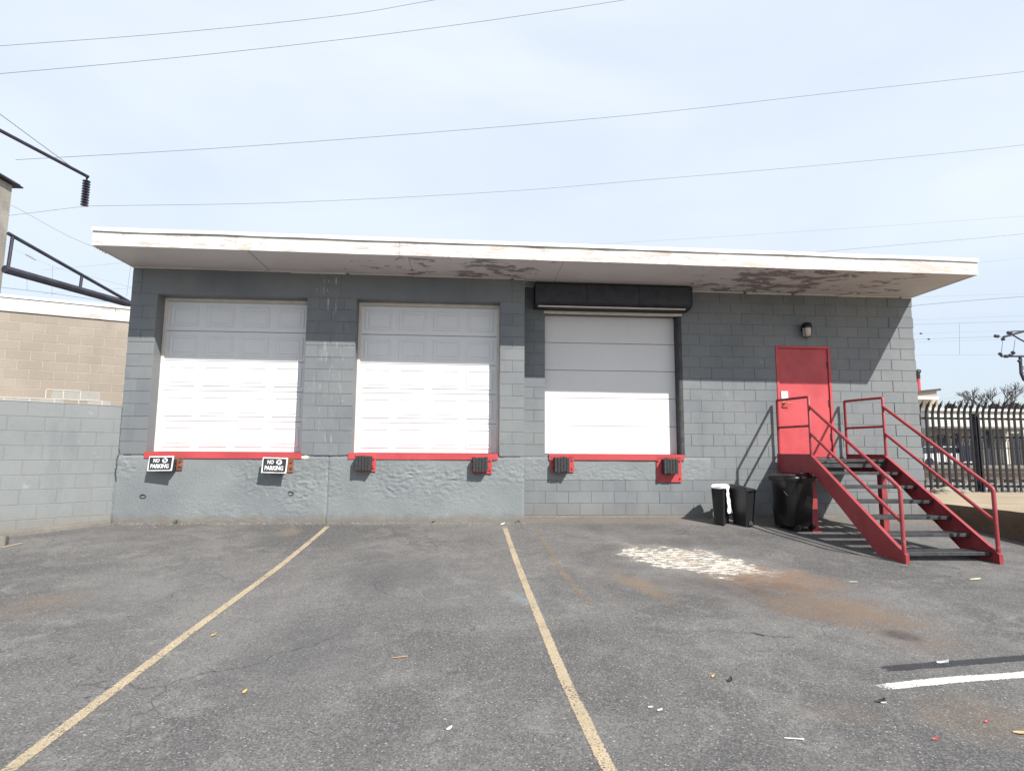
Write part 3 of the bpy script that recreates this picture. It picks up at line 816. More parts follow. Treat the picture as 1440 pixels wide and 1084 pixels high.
bm = bmesh.new(); tube(bm, [(x0+.12, BY+.012, 2.60), (x0+.12, BY-.05, 2.60), (x0+.145, BY-.06, 2.60), (x0+.23, BY-.055, 2.59)], .012, 8); rdsub('handle', bm, M_brass)
bm = bmesh.new(); lathe(bm, [(.03, 0), (.03, .012), (.022, .018)], 14)
bmesh.ops.transform(bm, matrix=Matrix.Translation((x0+.12, BY+.012, 2.60)) @ Matrix.Rotation(R(90), 4, 'X'), verts=bm.verts); rdsub('handle_rose', bm, M_brass)
bm = bmesh.new(); box(bm, (x0-.02, BY-.035, z0-.02), (x1+.03, BY+.12, z0-.001), .003); H('threshold', bm, M_curb)

# ---- wall lamp over the red door
wl = thing('wall_lamp', 'small black jar lamp with frosted glass over the red door', 'lamp', (6.14, BY, 3.82))
bm = bmesh.new(); tube(bm, [(0, 0, .15), (0, -.03, .15), (0, -.045, .15)], .06, 16); fin('mount_plate', bm, M_black_pl, wl)
bm = bmesh.new(); lathe(bm, [(.03, .265), (.07, .255), (.088, .22), (.09, .165), (.084, .16)][::-1], 20, (0, -.105, 0)); autosmooth(fin('lamp_cap', bm, M_black_pl, wl))
bm = bmesh.new(); lathe(bm, [(.012, 0), (.05, .008), (.07, .03), (.076, .07), (.076, .16)], 20, (0, -.105, 0)); autosmooth(fin('lamp_glass', bm, M_glass_lamp, wl), 60)
bm = bmesh.new()
for k in range(4):
    an = k*math.pi/2+.6; tube(bm, [(.08*math.cos(an), -.105+.08*math.sin(an), .17), (.082*math.cos(an), -.105+.082*math.sin(an), .05), (.04*math.cos(an), -.105+.04*math.sin(an), -.01), (0, -.105, -.016)], .006, 5)
fin('lamp_guard', bm, M_black_pl, wl)

# ---- dock bumpers
def bumper(px0, px1, pz0, pz1, ax0, ax1, az0, az1, y, label, mat=M_red, dep=.13, strips=5):
    """plate from px0..px1 and rubber pad from ax0..ax1 on wall plane y"""
    cx = (px0+px1)/2
    t = thing('dock_bumper', label, 'dock bumper', (cx, y, az0), 0, 'dock bumpers under the door sills')
    bm = bmesh.new(); box(bm, (px0-cx, -.022, pz0-az0), (px1-cx, -.008, pz1-az0), .003)
    fin('back_plate', bm, mat, t)
    for xx in (px0+.03, px1-.03):
        if ax0-.02 < xx < ax1+.02: continue
        for zz in (pz0+.07, pz1-.07):
            bm = bmesh.new(); tube(bm, [(xx-cx, -.02, zz-az0), (xx-cx, -.045, zz-az0)], .014, 6); fin('bolt', bm, mat, t)
    wdt = (ax1-ax0)/strips
    for k in range(strips):
        bm = bmesh.new(); a_ = ax0-cx+k*wdt
        dz_ = rb.uniform(-.008, .008)
        box(bm, (a_+.0015, -.022-dep+rb.uniform(0, .012), dz_), (a_+wdt-.0015, -.023, az1-az0+dz_), .006); fin('rubber_pad', bm, M_rubber, t)
    for zz in (.3, .7):
        bm = bmesh.new(); zc = (az1-az0)*zz; tube(bm, [(ax0-cx-.02, -.07, zc), (ax1-cx+.02, -.07, zc)], .009, 6); fin('clamp_rod', bm, M_steel, t)
    return t
def sp_(u0, u1, v0, v1, y): return onY(u0, v0, y).x, onY(u1, v0, y).x, onY((u0+u1)/2, v1, y).z, onY((u0+u1)/2, v0, y).z
F = WY-.03
def mk(plate, pad, y, label, mat=M_red, dep=.13, strips=5):
    a_ = sp_(*plate, y-.02); b_ = sp_(*pad, y-.02-dep)
    return bumper(a_[0], a_[1], a_[2], a_[3], b_[0], b_[1], b_[2], b_[3], y, label, mat, dep, strips)
mk((236, 257, 642, 661), (218, 244, 645, 661), F, 'rusty dock bumper behind the leftmost no parking sign', M_rust, .12, 4)
mk((392, 413, 643, 664), (374, 400, 646, 663), F, 'rust brown dock bumper behind the second no parking sign', M_rust, .12, 4)
mk((500, 529, 638, 663), (499, 522, 641, 662), F, 'black rubber dock bumper on red plate at left end of the middle sill')
mk((664, 692, 641, 666), (665, 686, 643, 664), F, 'black rubber dock bumper on red plate at right end of the middle sill')
mk((774, 807, 641, 664), (780, 801, 643, 664), BY-.008, 'dock bumper on square red plate at left end of the rightmost sill', M_red, .15)
mk((923, 958, 642, 678), (934, 954, 645, 666), BY-.008, 'dock bumper on tall red plate below the black shutter box right end', M_red, .15)

# ---- no parking signs
def text_mesh(s_, size, name, ext=.0015, bold=.012):
    cu = bpy.data.curves.new(name, 'FONT'); cu.body = s_; cu.size = size; cu.extrude = ext; cu.offset = bold*size
    cu.align_x = 'LEFT'; cu.resolution_u = 3
    o = bpy.data.objects.new(name, cu); COL.objects.link(o)
    dg = bpy.context.evaluated_depsgraph_get(); me = bpy.data.meshes.new_from_object(o.evaluated_get(dg))
    bpy.data.objects.remove(o); return me
def fit_text(s_, name, x0, x1, z0, z1, parent, mat, y=-.006, bold=.02):
    me = text_mesh(s_, 1, name, .002, bold); xs = [v.co.x for v in me.vertices]; ys = [v.co.y for v in me.vertices]
    ax, bx, ay, by = min(xs), max(xs), min(ys), max(ys)
    for v in me.vertices:
        v.co = Vector((x0+(v.co.x-ax)/(bx-ax)*(x1-x0), y-v.co.z, z0+(v.co.y-ay)/(by-ay)*(z1-z0)))
    me.materials.clear(); return link_mesh(name, me, mat, parent)
def sign(u0, u1, v0, v1, label, rx, ry, rzz, second=False):
    yy = F-.17; c_ = onY((u0+u1)/2, (v0+v1)/2, yy); w_ = onY(u1, v0, yy).x-onY(u0, v0, yy).x; h_ = onY(u0, v0, yy).z-onY(u0, v1, yy).z
    t = thing('no_parking_sign', label, 'sign', (c_.x, yy, c_.z), 0, 'no parking signs hung on the dock bumpers'); t.rotation_euler = (rx, ry, rzz)
    W, Hh = w_/2, h_/2
    bm = bmesh.new(); n_ = 14; m_ = 8; g = []
    for j in range(m_+1):
        row = []
        for i in range(n_+1):
            x, z = -W+2*W*i/n_, -Hh+2*Hh*j/m_
            yb = .006*noise.noise(Vector((x*9, z*9, 5 if second else 1))); 
            if i in (0, n_): z += .003*noise.noise(Vector((z*60, i, 1)))
            row.append(bm.verts.new((x+.004*noise.noise(Vector((z*30, i, 2))), yb+.004, z+(.004*noise.noise(Vector((x*30, j, 3))) if j in (0, m_) else 0))))
        g.append(row)
    for j in range(m_):
        for i in range(n_): bm.faces.new((g[j][i], g[j][i+1], g[j+1][i+1], g[j+1][i]))
    r_ = bmesh.ops.extrude_face_region(bm, geom=list(bm.faces)); bmesh.ops.translate(bm, vec=(0, .006, 0), verts=[v for v in r_['geom'] if isinstance(v, bmesh.types.BMVert)])
    fin('sign_plate', bm, M_signwhite, t)
    bm = bmesh.new(); m1 = W-.018
    prism(bm, [(-m1+.01, -Hh+.022), (m1-.012, -Hh+.02), (m1, -Hh+.034), (m1-.002, Hh-.02), (-m1, Hh-.018)], -.006, .0, 'Y'); fin('sign_face', bm, M_signblack, t)
    k = .92
    fit_text('NO', 'lettering', -W*.62*k, -W*.08*k, Hh*.12, Hh*.66, t, M_signwhite, -.008, .03)
    fit_text('PARKING', 'lettering', -W*.80*k, W*.80*k, -Hh*.66, -Hh*.08, t, M_signwhite, -.008, .03)
    bm = bmesh.new(); cx_, cz_ = W*.36, Hh*.39; R_ = Hh*.34
    prism(bm, [(cx_+R_*1.08*math.cos(q*math.pi/12), cz_+R_*math.sin(q*math.pi/12)) for q in range(24)], -.009, -.0062, 'Y'); fin('symbol_disc', bm, M_signwhite, t)
    fit_text('P', 'symbol_letter', cx_-R_*.38, cx_+R_*.42, cz_-R_*.55, cz_+R_*.58, t, M_signblack, -.011, .01)
    bm = bmesh.new(); box(bm, (-R_*.85, -.0135, -.004), (R_*.85, -.0115, .004), 0, Matrix.Translation((cx_, 0, cz_)) @ Matrix.Rotation(R(40 if not second else -45), 4, 'Y')); fin('symbol_bar', bm, M_signblack, t)
    bm = bmesh.new(); box(bm, (-.03, .01, -.02), (-.01, .06, .02), .002); box(bm, (.05, .01, -.02), (.07, .06, .02), .002); fin('hanger', bm, M_steel, t)
    return t
sign(207, 244, 641, 662, 'leftmost no parking sign, its white border bent at the lower left', R(-10), R(-1), R(-6))
sign(368, 404, 643, 665, 'second no parking sign beside a rusty bracket near the mortar pier', R(-8), R(1.0), R(-3), True)

# ------------------------------------------------------------------ red staircase
SX0, SX1 = 5.50, 6.80
st = thing('metal_staircase', 'red steel staircase with grated treads leading up to the red door', 'staircase', (6.15, 8.6, .4))
SB = Vector(st.location)
def T(name, bm, mat, parent=st, smooth=False):
    for v in bm.verts: v.co -= SB
    return fin(name, bm, mat, parent, smooth=smooth)
LT, LB_ = 1.675, 1.375
top = [(10.09, LT), (9.08, LT), (7.20, .475), (7.115, .42), (7.115, .285)]
bot = [(7.56, .305), (8.98, LB_-.01), (10.09, LB_)]
poly = top+bot
def stringer(x, flange):                         # channel: web and a bright top flange
    bm = bmesh.new(); prism(bm, poly, x-.004, x+.004, 'X')
    s_ = T('stringer', bm, M_redstair)
    bm = bmesh.new()
    def fl(pts, d):
        for (a, b) in zip(pts, pts[1:]):
            a, b = Vector((0, *a)), Vector((0, *b)); n_ = Vector((0, -(b-a).z, (b-a).y)).normalized()*.006*d
            q = [a, b, b+n_, a+n_]; A = [bm.verts.new((x-.005 if flange > 0 else x-.045, v.y, v.z)) for v in q]; B = [bm.verts.new((x+.045 if flange > 0 else x+.005, v.y, v.z)) for v in q]
            bm.faces.new(A); bm.faces.new(B[::-1])
            for i in range(4): bm.faces.new((A[i], B[i], B[(i+1) % 4], A[(i+1) % 4]))
    fl(top, -1); fl(bot, -1)
    T('flange', bm, M_redstair, s_); return s_
stringer(SX0, 1); stringer(SX1, -1)
def grating(name, x0, x1, y0, y1, z, parent_st=st):
    """bearing bars run across the stair, nosing in front"""
    bm = bmesh.new(); yy = y0+.03
    while yy < y1-.006: box(bm, (x0, yy, z-.028), (x1, yy+.017, z)); yy += .0385
    for q in range(9):
        xx = x0+(x1-x0)*(q+.5)/9; box(bm, (xx-.003, y0+.02, z-.012), (xx+.003, y1-.004, z-.003))
    o = T(name, bm, M_steel); 
    bm = bmesh.new(); box(bm, (x0, y0-.012, z-.042), (x1, y0+.028, z+.003), .003); T('nosing', bm, M_steel, o)
    bm = bmesh.new()
    for xx in (x0, x1-.005): box(bm, (xx, y0, z-.04), (xx+.005, y1, z-.002))
    T('end_plate', bm, M_steel, o)
    return o
grating('landing_grate', SX0+.01, SX1-.01, 9.06, 10.08, 1.60)
RUN = .30; RISE = .195
for k in range(1, 7):
    yb = 9.06-RUN*k; grating('tread', SX0+.01, SX1-.01, yb, yb+.27, 1.60-RISE*k)
bm = bmesh.new(); box(bm, (SX0+.01, 9.075, 1.47), (SX1-.01, 9.085, 1.55)); T('front_beam', bm, M_steel)
for xx in (SX0+.045, SX1-.055):
    bm = bmesh.new(); box(bm, (xx-.05, 9.09, gz(xx, 9.15)-.02), (xx+.05, 9.19, LB_+.02), .006); T('support_post', bm, M_redstair)
    bm = bmesh.new(); box(bm, (xx-.08, 9.06, gz(xx, 9.1)-.02), (xx+.08, 9.22, gz(xx, 9.1)+.012), .002); T('foot_plate', bm, M_redstair)
TR = .0235
def railing(x):
    bm = bmesh.new()
    tube(bm, [(x, 10.04, LT-.02), (x, 10.04, 2.625), (x, 10.025, 2.64), (x, 9.075, 2.615), (x, 9.06, 2.60), (x, 9.06, LT-.05)], TR, 10)
    o = autosmooth(T('railing', bm, M_redstair), 60)
    bm = bmesh.new(); tube(bm, [(x, 10.04, 2.15), (x, 9.06, 2.14)], TR*.9, 10); autosmooth(T('mid_rail', bm, M_redstair, o), 60)
    bm = bmesh.new(); tube(bm, [(x, 9.05, 2.46), (x, 7.17, 1.265), (x, 7.155, 1.245), (x, 7.15, 1.22), (x, 7.15, .43)], TR*1.08, 10); autosmooth(T('handrail', bm, M_redstair, o), 60)
    bm = bmesh.new(); tube(bm, [(x, 9.05, 2.02), (x, 7.15, .825)], TR, 10); autosmooth(T('mid_rail', bm, M_redstair, o), 60)
railing(SX0+.012); railing(SX1-.012)

# ------------------------------------------------------------------ bins
def round_bin(x, y):
    z = gz(x, y); t = thing('trash_can', 'large black wheeled trash can with a lid, tucked under the stair landing', 'trash can', (x, y, z), R(14))
    bm = bmesh.new()
    def rr(w_, d_, r_, z_, n_=6):
        out = []
        for cx, cy, a0 in ((w_-r_, d_-r_, 0), (-w_+r_, d_-r_, 90), (-w_+r_, -d_+r_, 180), (w_-r_, -d_+r_, 270)):
            for k in range(n_+1): an = R(a0+90*k/n_); out.append(bm.verts.new((cx+r_*math.cos(an), cy+r_*math.sin(an), z_)))
        return out
    lv = [(.215, .215, .10, .05), (.232, .232, .11, .09), (.25, .252, .13, .55), (.258, .262, .14, .78), (.258, .262, .14, .80), (.285, .29, .15, .805), (.285, .29, .15, .84)]
    rs = [rr(*a_) for a_ in lv]
    for A, B in zip(rs, rs[1:]):
        for k in range(len(A)): bm.faces.new((A[k], A[(k+1) % len(A)], B[(k+1) % len(A)], B[k]))
    bm.faces.new(rs[0][::-1]); bm.faces.new(rs[-1]); autosmooth(fin('bin_body', bm, M_black_pl, t), 40)
    bm = bmesh.new()
    rs = [rr(*a_) for a_ in [(.295, .30, .16, .825), (.30, .305, .16, .86), (.285, .29, .15, .885), (.20, .21, .12, .915), (.08, .09, .06, .925)]]
    for A, B in zip(rs, rs[1:]):
        for k in range(len(A)): bm.faces.new((A[k], A[(k+1) % len(A)], B[(k+1) % len(A)], B[k]))
    bm.faces.new(rs[0][::-1]); bm.faces.new(rs[-1]); autosmooth(fin('lid', bm, M_black_pl, t), 50)
    bm = bmesh.new(); tube(bm, [(-.12, -.20, .90), (-.11, -.23, .935), (.0, -.25, .94), (.11, -.23, .935), (.12, -.20, .90)], .013, 8); fin('lid_handle', bm, M_black_pl, t)
    bm = bmesh.new(); tube(bm, [(-.235, -.08, .66), (-.265, -.11, .63), (-.262, -.15, .58), (-.23, -.17, .55)], .012, 8); fin('side_handle', bm, M_black_matte, t)
    for sx in (-.13, .15):
        bm = bmesh.new(); tube(bm, [(sx-.025, -.20, .055), (sx+.025, -.20, .055)], .055, 14); w_ = fin('wheel', bm, M_black_matte, t)
        bm = bmesh.new(); tube(bm, [(sx-.03, -.20, .055), (sx+.03, -.20, .055)], .02, 10); fin('hub', bm, M_steel, w_)
    bm = bmesh.new(); box(bm, (-.17, -.215, .05), (.2, -.05, .085), .005); fin('axle_bracket', bm, M_black_matte, t)
    return t
rbn = round_bin(5.30, 9.30); rbn.scale = (1.05, 1.05, .97)
def slim(x, y, rz, label, lid):
    z = gz(x, y); t = thing('slim_bin', label, 'bin', (x, y, z), rz, 'slim black kitchen bins by the wall')
    bm = bmesh.new(); h0 = .60 if lid else .62
    def ring(w_, d_, z_, zb=None):
        zb = z_ if zb is None else zb; c_ = .025; r_ = []
        for sx, sy in ((1, -1), (1, 1), (-1, 1), (-1, -1)):
            for q in ((0, 1), (1, 0)) if sx*sy < 0 else ((1, 0), (0, 1)):
                xx, yy = sx*(w_-c_*q[0]), sy*(d_-c_*q[1]); r_.append(bm.verts.new((xx, yy, z_+(zb-z_)*(yy+d_)/(2*d_))))
        return r_
    rs = [ring(.085, .15, 0), ring(.11, .205, h0-.04, h0+(.02 if lid else 0)), ring(.112, .207, h0-.03, h0+.03 if lid else h0+.01)]
    for A, B in zip(rs, rs[1:]):
        for k in range(8): bm.faces.new((A[k], A[(k+1) % 8], B[(k+1) % 8], B[k]))
    bm.faces.new(rs[0][::-1]); bm.faces.new(rs[-1]); autosmooth(fin('bin_body', bm, M_black_matte, t), 30)
    if lid:
        bm = bmesh.new(); rs = [ring(.116, .213, h0-.035, h0+.03), ring(.118, .215, h0-.012, h0+.055), ring(.10, .195, h0+.005, h0+.07)]
        for A, B in zip(rs, rs[1:]):
            for k in range(8): bm.faces.new((A[k], A[(k+1) % 8], B[(k+1) % 8], B[k]))
        bm.faces.new(rs[0][::-1]); bm.faces.new(rs[-1]); fin('lid', bm, M_black_matte, t)
        bm = bmesh.new(); prism(bm, [(-.045, 0.002), (-.045, .055), (-.02, .085), (.02, .085), (.045, .055), (.045, .002)], -.158, -.150, 'Y'); fin('pedal_recess', bm, M_dark_gap, t)
        bm = bmesh.new(); box(bm, (-.035, -.19, .015), (.035, -.15, .03), .003); fin('pedal', bm, M_steel, t)
    else:
        bm = bmesh.new(); rs = []
        for q, (w_, z_) in enumerate(((.117, .60), (.121, .622), (.098, .648), (.05, .655))):
            n_ = 26; row = []
            for k in range(n_):
                an = 2*math.pi*k/n_; cx = math.copysign(abs(math.cos(an))**.45, math.cos(an)); cy = math.copysign(abs(math.sin(an))**.45, math.sin(an))
                j = noise.noise(Vector((math.cos(an)*3, math.sin(an)*3, q*.8)))
                row.append(bm.verts.new((w_*cx*(1+.06*j), w_*1.85*cy*(1+.05*j), z_+.022*j-(.0 if q else .03*abs(noise.noise(Vector((an*2, 1, 0))))))))
            rs.append(row)
        for A, B in zip(rs, rs[1:]):
            for k in range(26): bm.faces.new((A[k], A[(k+1) % 26], B[(k+1) % 26], B[k]))
        bm.faces.new(rs[-1]); bg_ = fin('bin_liner', bm, M_bag, t); bg_['label'] = 'white plastic liner folded over the rim'; autosmooth(bg_, 60)
        bm = bmesh.new(); g = []
        for j in range(12):
            row = []
            for i in range(8):
                yy = -.16+.20*i/7*(1-.75*j/11+.9*(j/11)**2)+.05*j/11; zz = .63-.44*j/11-.05*noise.noise(Vector((i*.8, 2, 2))); q = noise.noise(Vector((i*.9, j*.35, 3)))
                row.append(bm.verts.new((.118+.03*q+.02*j/11+(-.02 if j == 0 else 0), yy, zz)))
            g.append(row)
        for j in range(11):
            for i in range(7): bm.faces.new((g[j][i], g[j][i+1], g[j+1][i+1], g[j+1][i]))
        r_ = bmesh.ops.extrude_face_region(bm, geom=list(bm.faces)); bmesh.ops.translate(bm, vec=(.004, 0, 0), verts=[v for v in r_['geom'] if isinstance(v, bmesh.types.BMVert)])
        autosmooth(fin('liner_tail', bm, M_bag, bg_), 60)
    return t
slim(4.215, 9.60, R(-38), 'slim black open bin with a white plastic liner over its rim', False)
slim(4.545, 9.52, R(24), 'slim black step bin with closed sloping lid beside the lined bin', True)

# ------------------------------------------------------------------ left side wall and tan building
A0 = Vector((-5.66, 9.70, 0)); A1 = onY(0, 565, 8.75); A1.z = 0
dl = (A0-A1).normalized(); Ls = (A0-A1).length; ext = 4.2; Aorg = A1-dl*ext
sw = thing('side_wall', 'low light grey painted block wall left of the warehouse, in front of the tan building', 'wall', (Aorg.x, Aorg.y, .4))
TZ = 2.375; CHS = .214
M2 = Matrix.Translation(Aorg-Vector((0, 0, 0))) @ Matrix.Rotation(math.atan2(dl.y, dl.x), 4, 'Z')
bm = bmesh.new(); box(bm, (0, .0035, .1), (Ls+ext+.12, .2, TZ-.008), .003, M2)
for v in bm.verts: v.co -= sw.location
fin('wall_core', bm, M_side, sw)
c2 = blocks(sw, Aorg, dl, Ls+ext+.12, TZ-10*CHS, 10, CHS, [], M_side, bl=.43, base=sw.location, jt=.006, proud=.0018)
bm = bmesh.new(); box(bm, (0, -.003, TZ-.002), (Ls+ext+.12, .2, TZ+.012), .004, M2)
for v in bm.verts: v.co -= sw.location
fin('wall_cap', bm, M_side, sw)
# concrete ledge along its foot
bm = bmesh.new()
nseg = 40; rings = []
for i in range(nseg+1):
    p = Aorg+dl*(Ls+ext-.03)*i/nseg; nr = Vector((dl.y, -dl.x, 0)); w_ = .16+.03*noise.noise(Vector((i*.5, 0, 0))); g_ = gz(p.x, p.y)
    q = p+nr*w_; rings.append([bm.verts.new((p.x, p.y, g_-.05)), bm.verts.new((p.x, p.y, g_+.06)), bm.verts.new((q.x, q.y, g_+.035)), bm.verts.new((q.x, q.y, g_-.05))])
for A_, B_ in zip(rings, rings[1:]):
    for k in range(4): bm.faces.new((A_[k], A_[(k+1) % 4], B_[(k+1) % 4], B_[k]))
bm.faces.new(rings[0]); bm.faces.new(rings[-1][::-1])
cb = fin('kerb_ledge', bm, M_curb); cb['kind'] = 'structure'
pw = gp(-14, 768)
ws = thing('wheel_stop', 'weathered concrete wheel stop at the foot of the left wall', 'wheel stop', pw, R(22))
bm = bmesh.new(); prism(bm, [(-.09, -.02), (-.075, .125), (.075, .125), (.09, -.02)], -1.5, .17, 'X'); bmesh.ops.bevel(bm, geom=list(bm.edges), offset=.012, segments=2, affect='EDGES'); fin('stop_body', bm, M_curb, ws)
yl = ribbon('yellow_paint_patch', [gp(2, 770), gp(30, 764)], .06, M_yellow, .006); yl['kind'] = 'structure'

B0 = onY(185, 454, 13.4); B1 = onY(0, 435, 12.5); B0.z = B1.z = 0
dt = (B0-B1).normalized(); Borg = B1-dt*3.2; Lt = (B0-B1).length+3.2
while (Borg+dt*Lt).x < -5.8: Lt += .05
tb = thing('block_building', 'tan concrete block building with peeling white parapet behind the low grey wall', 'building', (Borg.x, Borg.y, .5))
MT = Matrix.Translation(Borg) @ Matrix.Rotation(math.atan2(dt.y, dt.x), 4, 'Z')
TT = 4.54; CT = .2
def TB(name, bm, mat):
    for v in bm.verts: v.co -= tb.location
    return fin(name, bm, mat, tb)
bm = bmesh.new(); box(bm, (0, .003, .2), (Lt, .3, TT), 0, MT); TB('wall_core', bm, M_tanmortar)
bm = bmesh.new(); box(bm, (0, .32, .2), (Lt, 6, TT-.1), 0, MT); TB('rear_wall', bm, M_tan)
zb_t = TT-12*CT
bx = (B0-Borg).length
def tanmat(k, x):
    p = Borg+dt*x
    cx = 720+0
    # grey repaired blocks close to the top of the grey wall
    t = x-3.2
    if k == 3 and .85 < t < 1.85: return M_patch
    if k == 2 and -.3 < t < 2.2 and not (1.15 < t < 1.55): return M_patch
    return M_tan
c3 = blocks(tb, Borg, dt, Lt, zb_t, 12, CT, [], tanmat, bl=.42, base=tb.location, jt=.010, proud=.002, odd=1)
# white pointing round the repaired blocks
bm = bmesh.new()
zr = zb_t+2*CT
for (a, b, z) in ((2.7, 5.4, zr+CT), (4.1, 5.0, zr+2*CT)): box(bm, (a, -.008, z-.008), (b-.3, .004, z+.008), 0, MT)
for x in (3.0, 3.42, 3.84, 4.26, 4.68, 5.1): box(bm, (x-.008, -.0085, zr), (x+.008, .0035, zr+CT-.012), 0, MT)
for x in (4.1, 4.4, 4.7): box(bm, (x-.008, -.0088, zr+CT+.012), (x+.008, .0032, zr+2*CT-.012), 0, MT)
TB('repointed_mortar', bm, M_whitemortar)
bm = bmesh.new(); x = 0
M_fascia2 = m_white('parapet_paint', (.58, .57, .55), .6, .57, .59, (.24, .21, .19), None, (.6, .6, 2.6))
for (a, b) in ((0, bx-.32), (bx-.315, Lt)):
    bm = bmesh.new(); box(bm, (a, -.03, TT+.004), (b, .25, TT+.285), .004, MT); TB('parapet_board', bm, M_fascia2)
bm = bmesh.new(); box(bm, (0, -.05, TT+.29), (Lt, .3, TT+.35), .004, MT); TB('parapet_cap', bm, M_cap)

# ------------------------------------------------------------------ yard platform on the right, fence
PX = 8.40; PZ = .815
def edge(y): return PX+.02*noise.noise(Vector((y*1.3, 0, 7)))
rings = []; bm = bmesh.new(); ys_ = [-30+i*1.0 for i in range(32)]+[2+i*.06 for i in range(185)]; ys_ = [q for q in ys_ if q < 13.0]+[13.0]
for y_ in ys_:
    row = []; g0 = gz(PX, y_)-.1
    for j in range(10):
        z_ = g0+(PZ-g0)*j/9; x_ = edge(y_)+.03*noise.fractal(Vector((y_*2.2, z_*3, 2)), 1, 2, 4)-(.0 if j < 9 else -.03-.02*noise.noise(Vector((y_*5, 0, 0))))
        if j == 8: z_ = PZ-.05
        row.append(bm.verts.new((x_, y_, z_)))
    rings.append(row)
for A_, B_ in zip(rings, rings[1:]):
    for k in range(9): bm.faces.new((A_[k], A_[k+1], B_[k+1], B_[k]))
rw = fin('retaining_wall', bm, M_retain); autosmooth(rw, 60)
rw['label'] = 'low dark stained concrete retaining wall along the right edge of the lot'; rw['category'] = 'wall'
xs_ = [0, .25, .6, 1.2, 2, 3, 4, 6, 9, 14, 30]
vs = []; fs = []
for y_ in ys_:
    for k, q in enumerate(xs_): vs.append(((edge(y_)+.03+.02*noise.noise(Vector((y_*5, 0, 0))) if k == 0 else PX+.03+q), y_, PZ+.012*noise.noise(Vector((q*1.7, y_*1.7, 3)))*(1 if k else 0)-(.05 if y_ > 12.8 else 0)))
nx = len(xs_)
for j in range(len(ys_)-1):
    for i in range(nx-1): fs.append((j*nx+i, j*nx+i+1, (j+1)*nx+i+1, (j+1)*nx+i))
me = bpy.data.meshes.new('concrete_yard'); me.from_pydata(vs, [], fs); cy_ = link_mesh('concrete_yard', me, M_conc, smooth=True); cy_['kind'] = 'structure'

# palisade fence
FY = 12.86; FX0, FX1 = 8.6, 20.5; FZ = .79; FT = 2.86
fn = thing('palisade_fence', 'black steel palisade fence with curved pickets on the concrete yard right of the warehouse', 'fence', ((FX0+FX1)/2, FY, FZ))
FB = Vector(fn.location)
def Fp(name, bm, mat=None):
    for v in bm.verts: v.co -= FB
    return fin(name, bm, mat or M_fence, fn)
def picket_mesh(h, w_=.055, curve=.20):
    """W section pale, top bending towards the camera side and splitting into a point"""
    bm = bmesh.new(); n_ = 8; A_L = .40; path = [(0, 0)]
    hb = h-A_L*.86; path.append((0, hb))
    for k in range(1, n_+1):
        a = k/n_*R(46); path.append((-A_L/R(46)*(1-math.cos(a)), hb+A_L/R(46)*math.sin(a)))
    rows = []
    for i, (yo, z_) in enumerate(path):
        ww = w_ if i < len(path)-3 else w_*(1-(i-(len(path)-4))*.3)
        rows.append([bm.verts.new((-ww/2, yo, z_)), bm.verts.new((-ww/6, yo-.016, z_)), bm.verts.new((ww/6, yo-.016, z_)), bm.verts.new((ww/2, yo, z_)), bm.verts.new((0, yo+.004, z_))])
    for A_, B_ in zip(rows, rows[1:]):
        for k in range(5): bm.faces.new((A_[k], A_[(k+1) % 5], B_[(k+1) % 5], B_[k]))
    bm.faces.new(rows[0][::-1]); bm.faces.new(rows[-1])
    for q in (-1, 1):
        y0_, z0_ = path[-4]; b0 = [bm.verts.new((q*w_*.2, y0_, z0_-.02)), bm.verts.new((q*w_*.52, y0_, z0_-.03)), bm.verts.new((q*w_*.35, y0_+.012, z0_-.02))]; t_ = bm.verts.new((q*w_*.95, y0_-.03, z0_+.11))
        for i in range(3): bm.faces.new((b0[i], b0[(i+1) % 3], t_))
    bmesh.ops.recalc_face_normals(bm, faces=bm.faces)
    me = bpy.data.meshes.new('picket'); bm.to_mesh(me); bm.free(); me.materials.append(M_fence); return me
pm = picket_mesh(FT-FZ+.04, .076)
x = FX0; xi = 0
while x < FX1:
    o = bpy.data.objects.new('picket', pm); COL.objects.link(o); o.parent = fn
    o.location = (x-FB.x, -.03, .02-.004*(x-10)); o.rotation_euler = (0, rb.uniform(-.006, .006), rb.uniform(-.05, .05)); x += .1585; xi += 1
for z_ in (.16, 1.30, 1.74):
    bm = bmesh.new(); box(bm, (FX0-.05, FY-.012, FZ+z_-.025), (FX1, FY+.03, FZ+z_+.025), .003); Fp('rail', bm)
px_ = onY(1376, 640, FY).x
for xx in (px_-2.75, px_, px_+2.75, px_+5.5, px_+8.25):
    if xx > FX1: continue
    bm = bmesh.new(); box(bm, (xx-.06, FY-.055, FZ-.05), (xx+.06, FY+.065, FZ+1.84), .004); box(bm, (xx-.07, FY-.065, FZ+1.84), (xx+.07, FY+.075, FZ+1.86), .003); Fp('fence_post', bm)
    bm = bmesh.new(); box(bm, (xx-.02, FY-.085, FZ-.05), (xx+.02, FY-.056, FZ+1.80), .003); Fp('post_strap', bm)

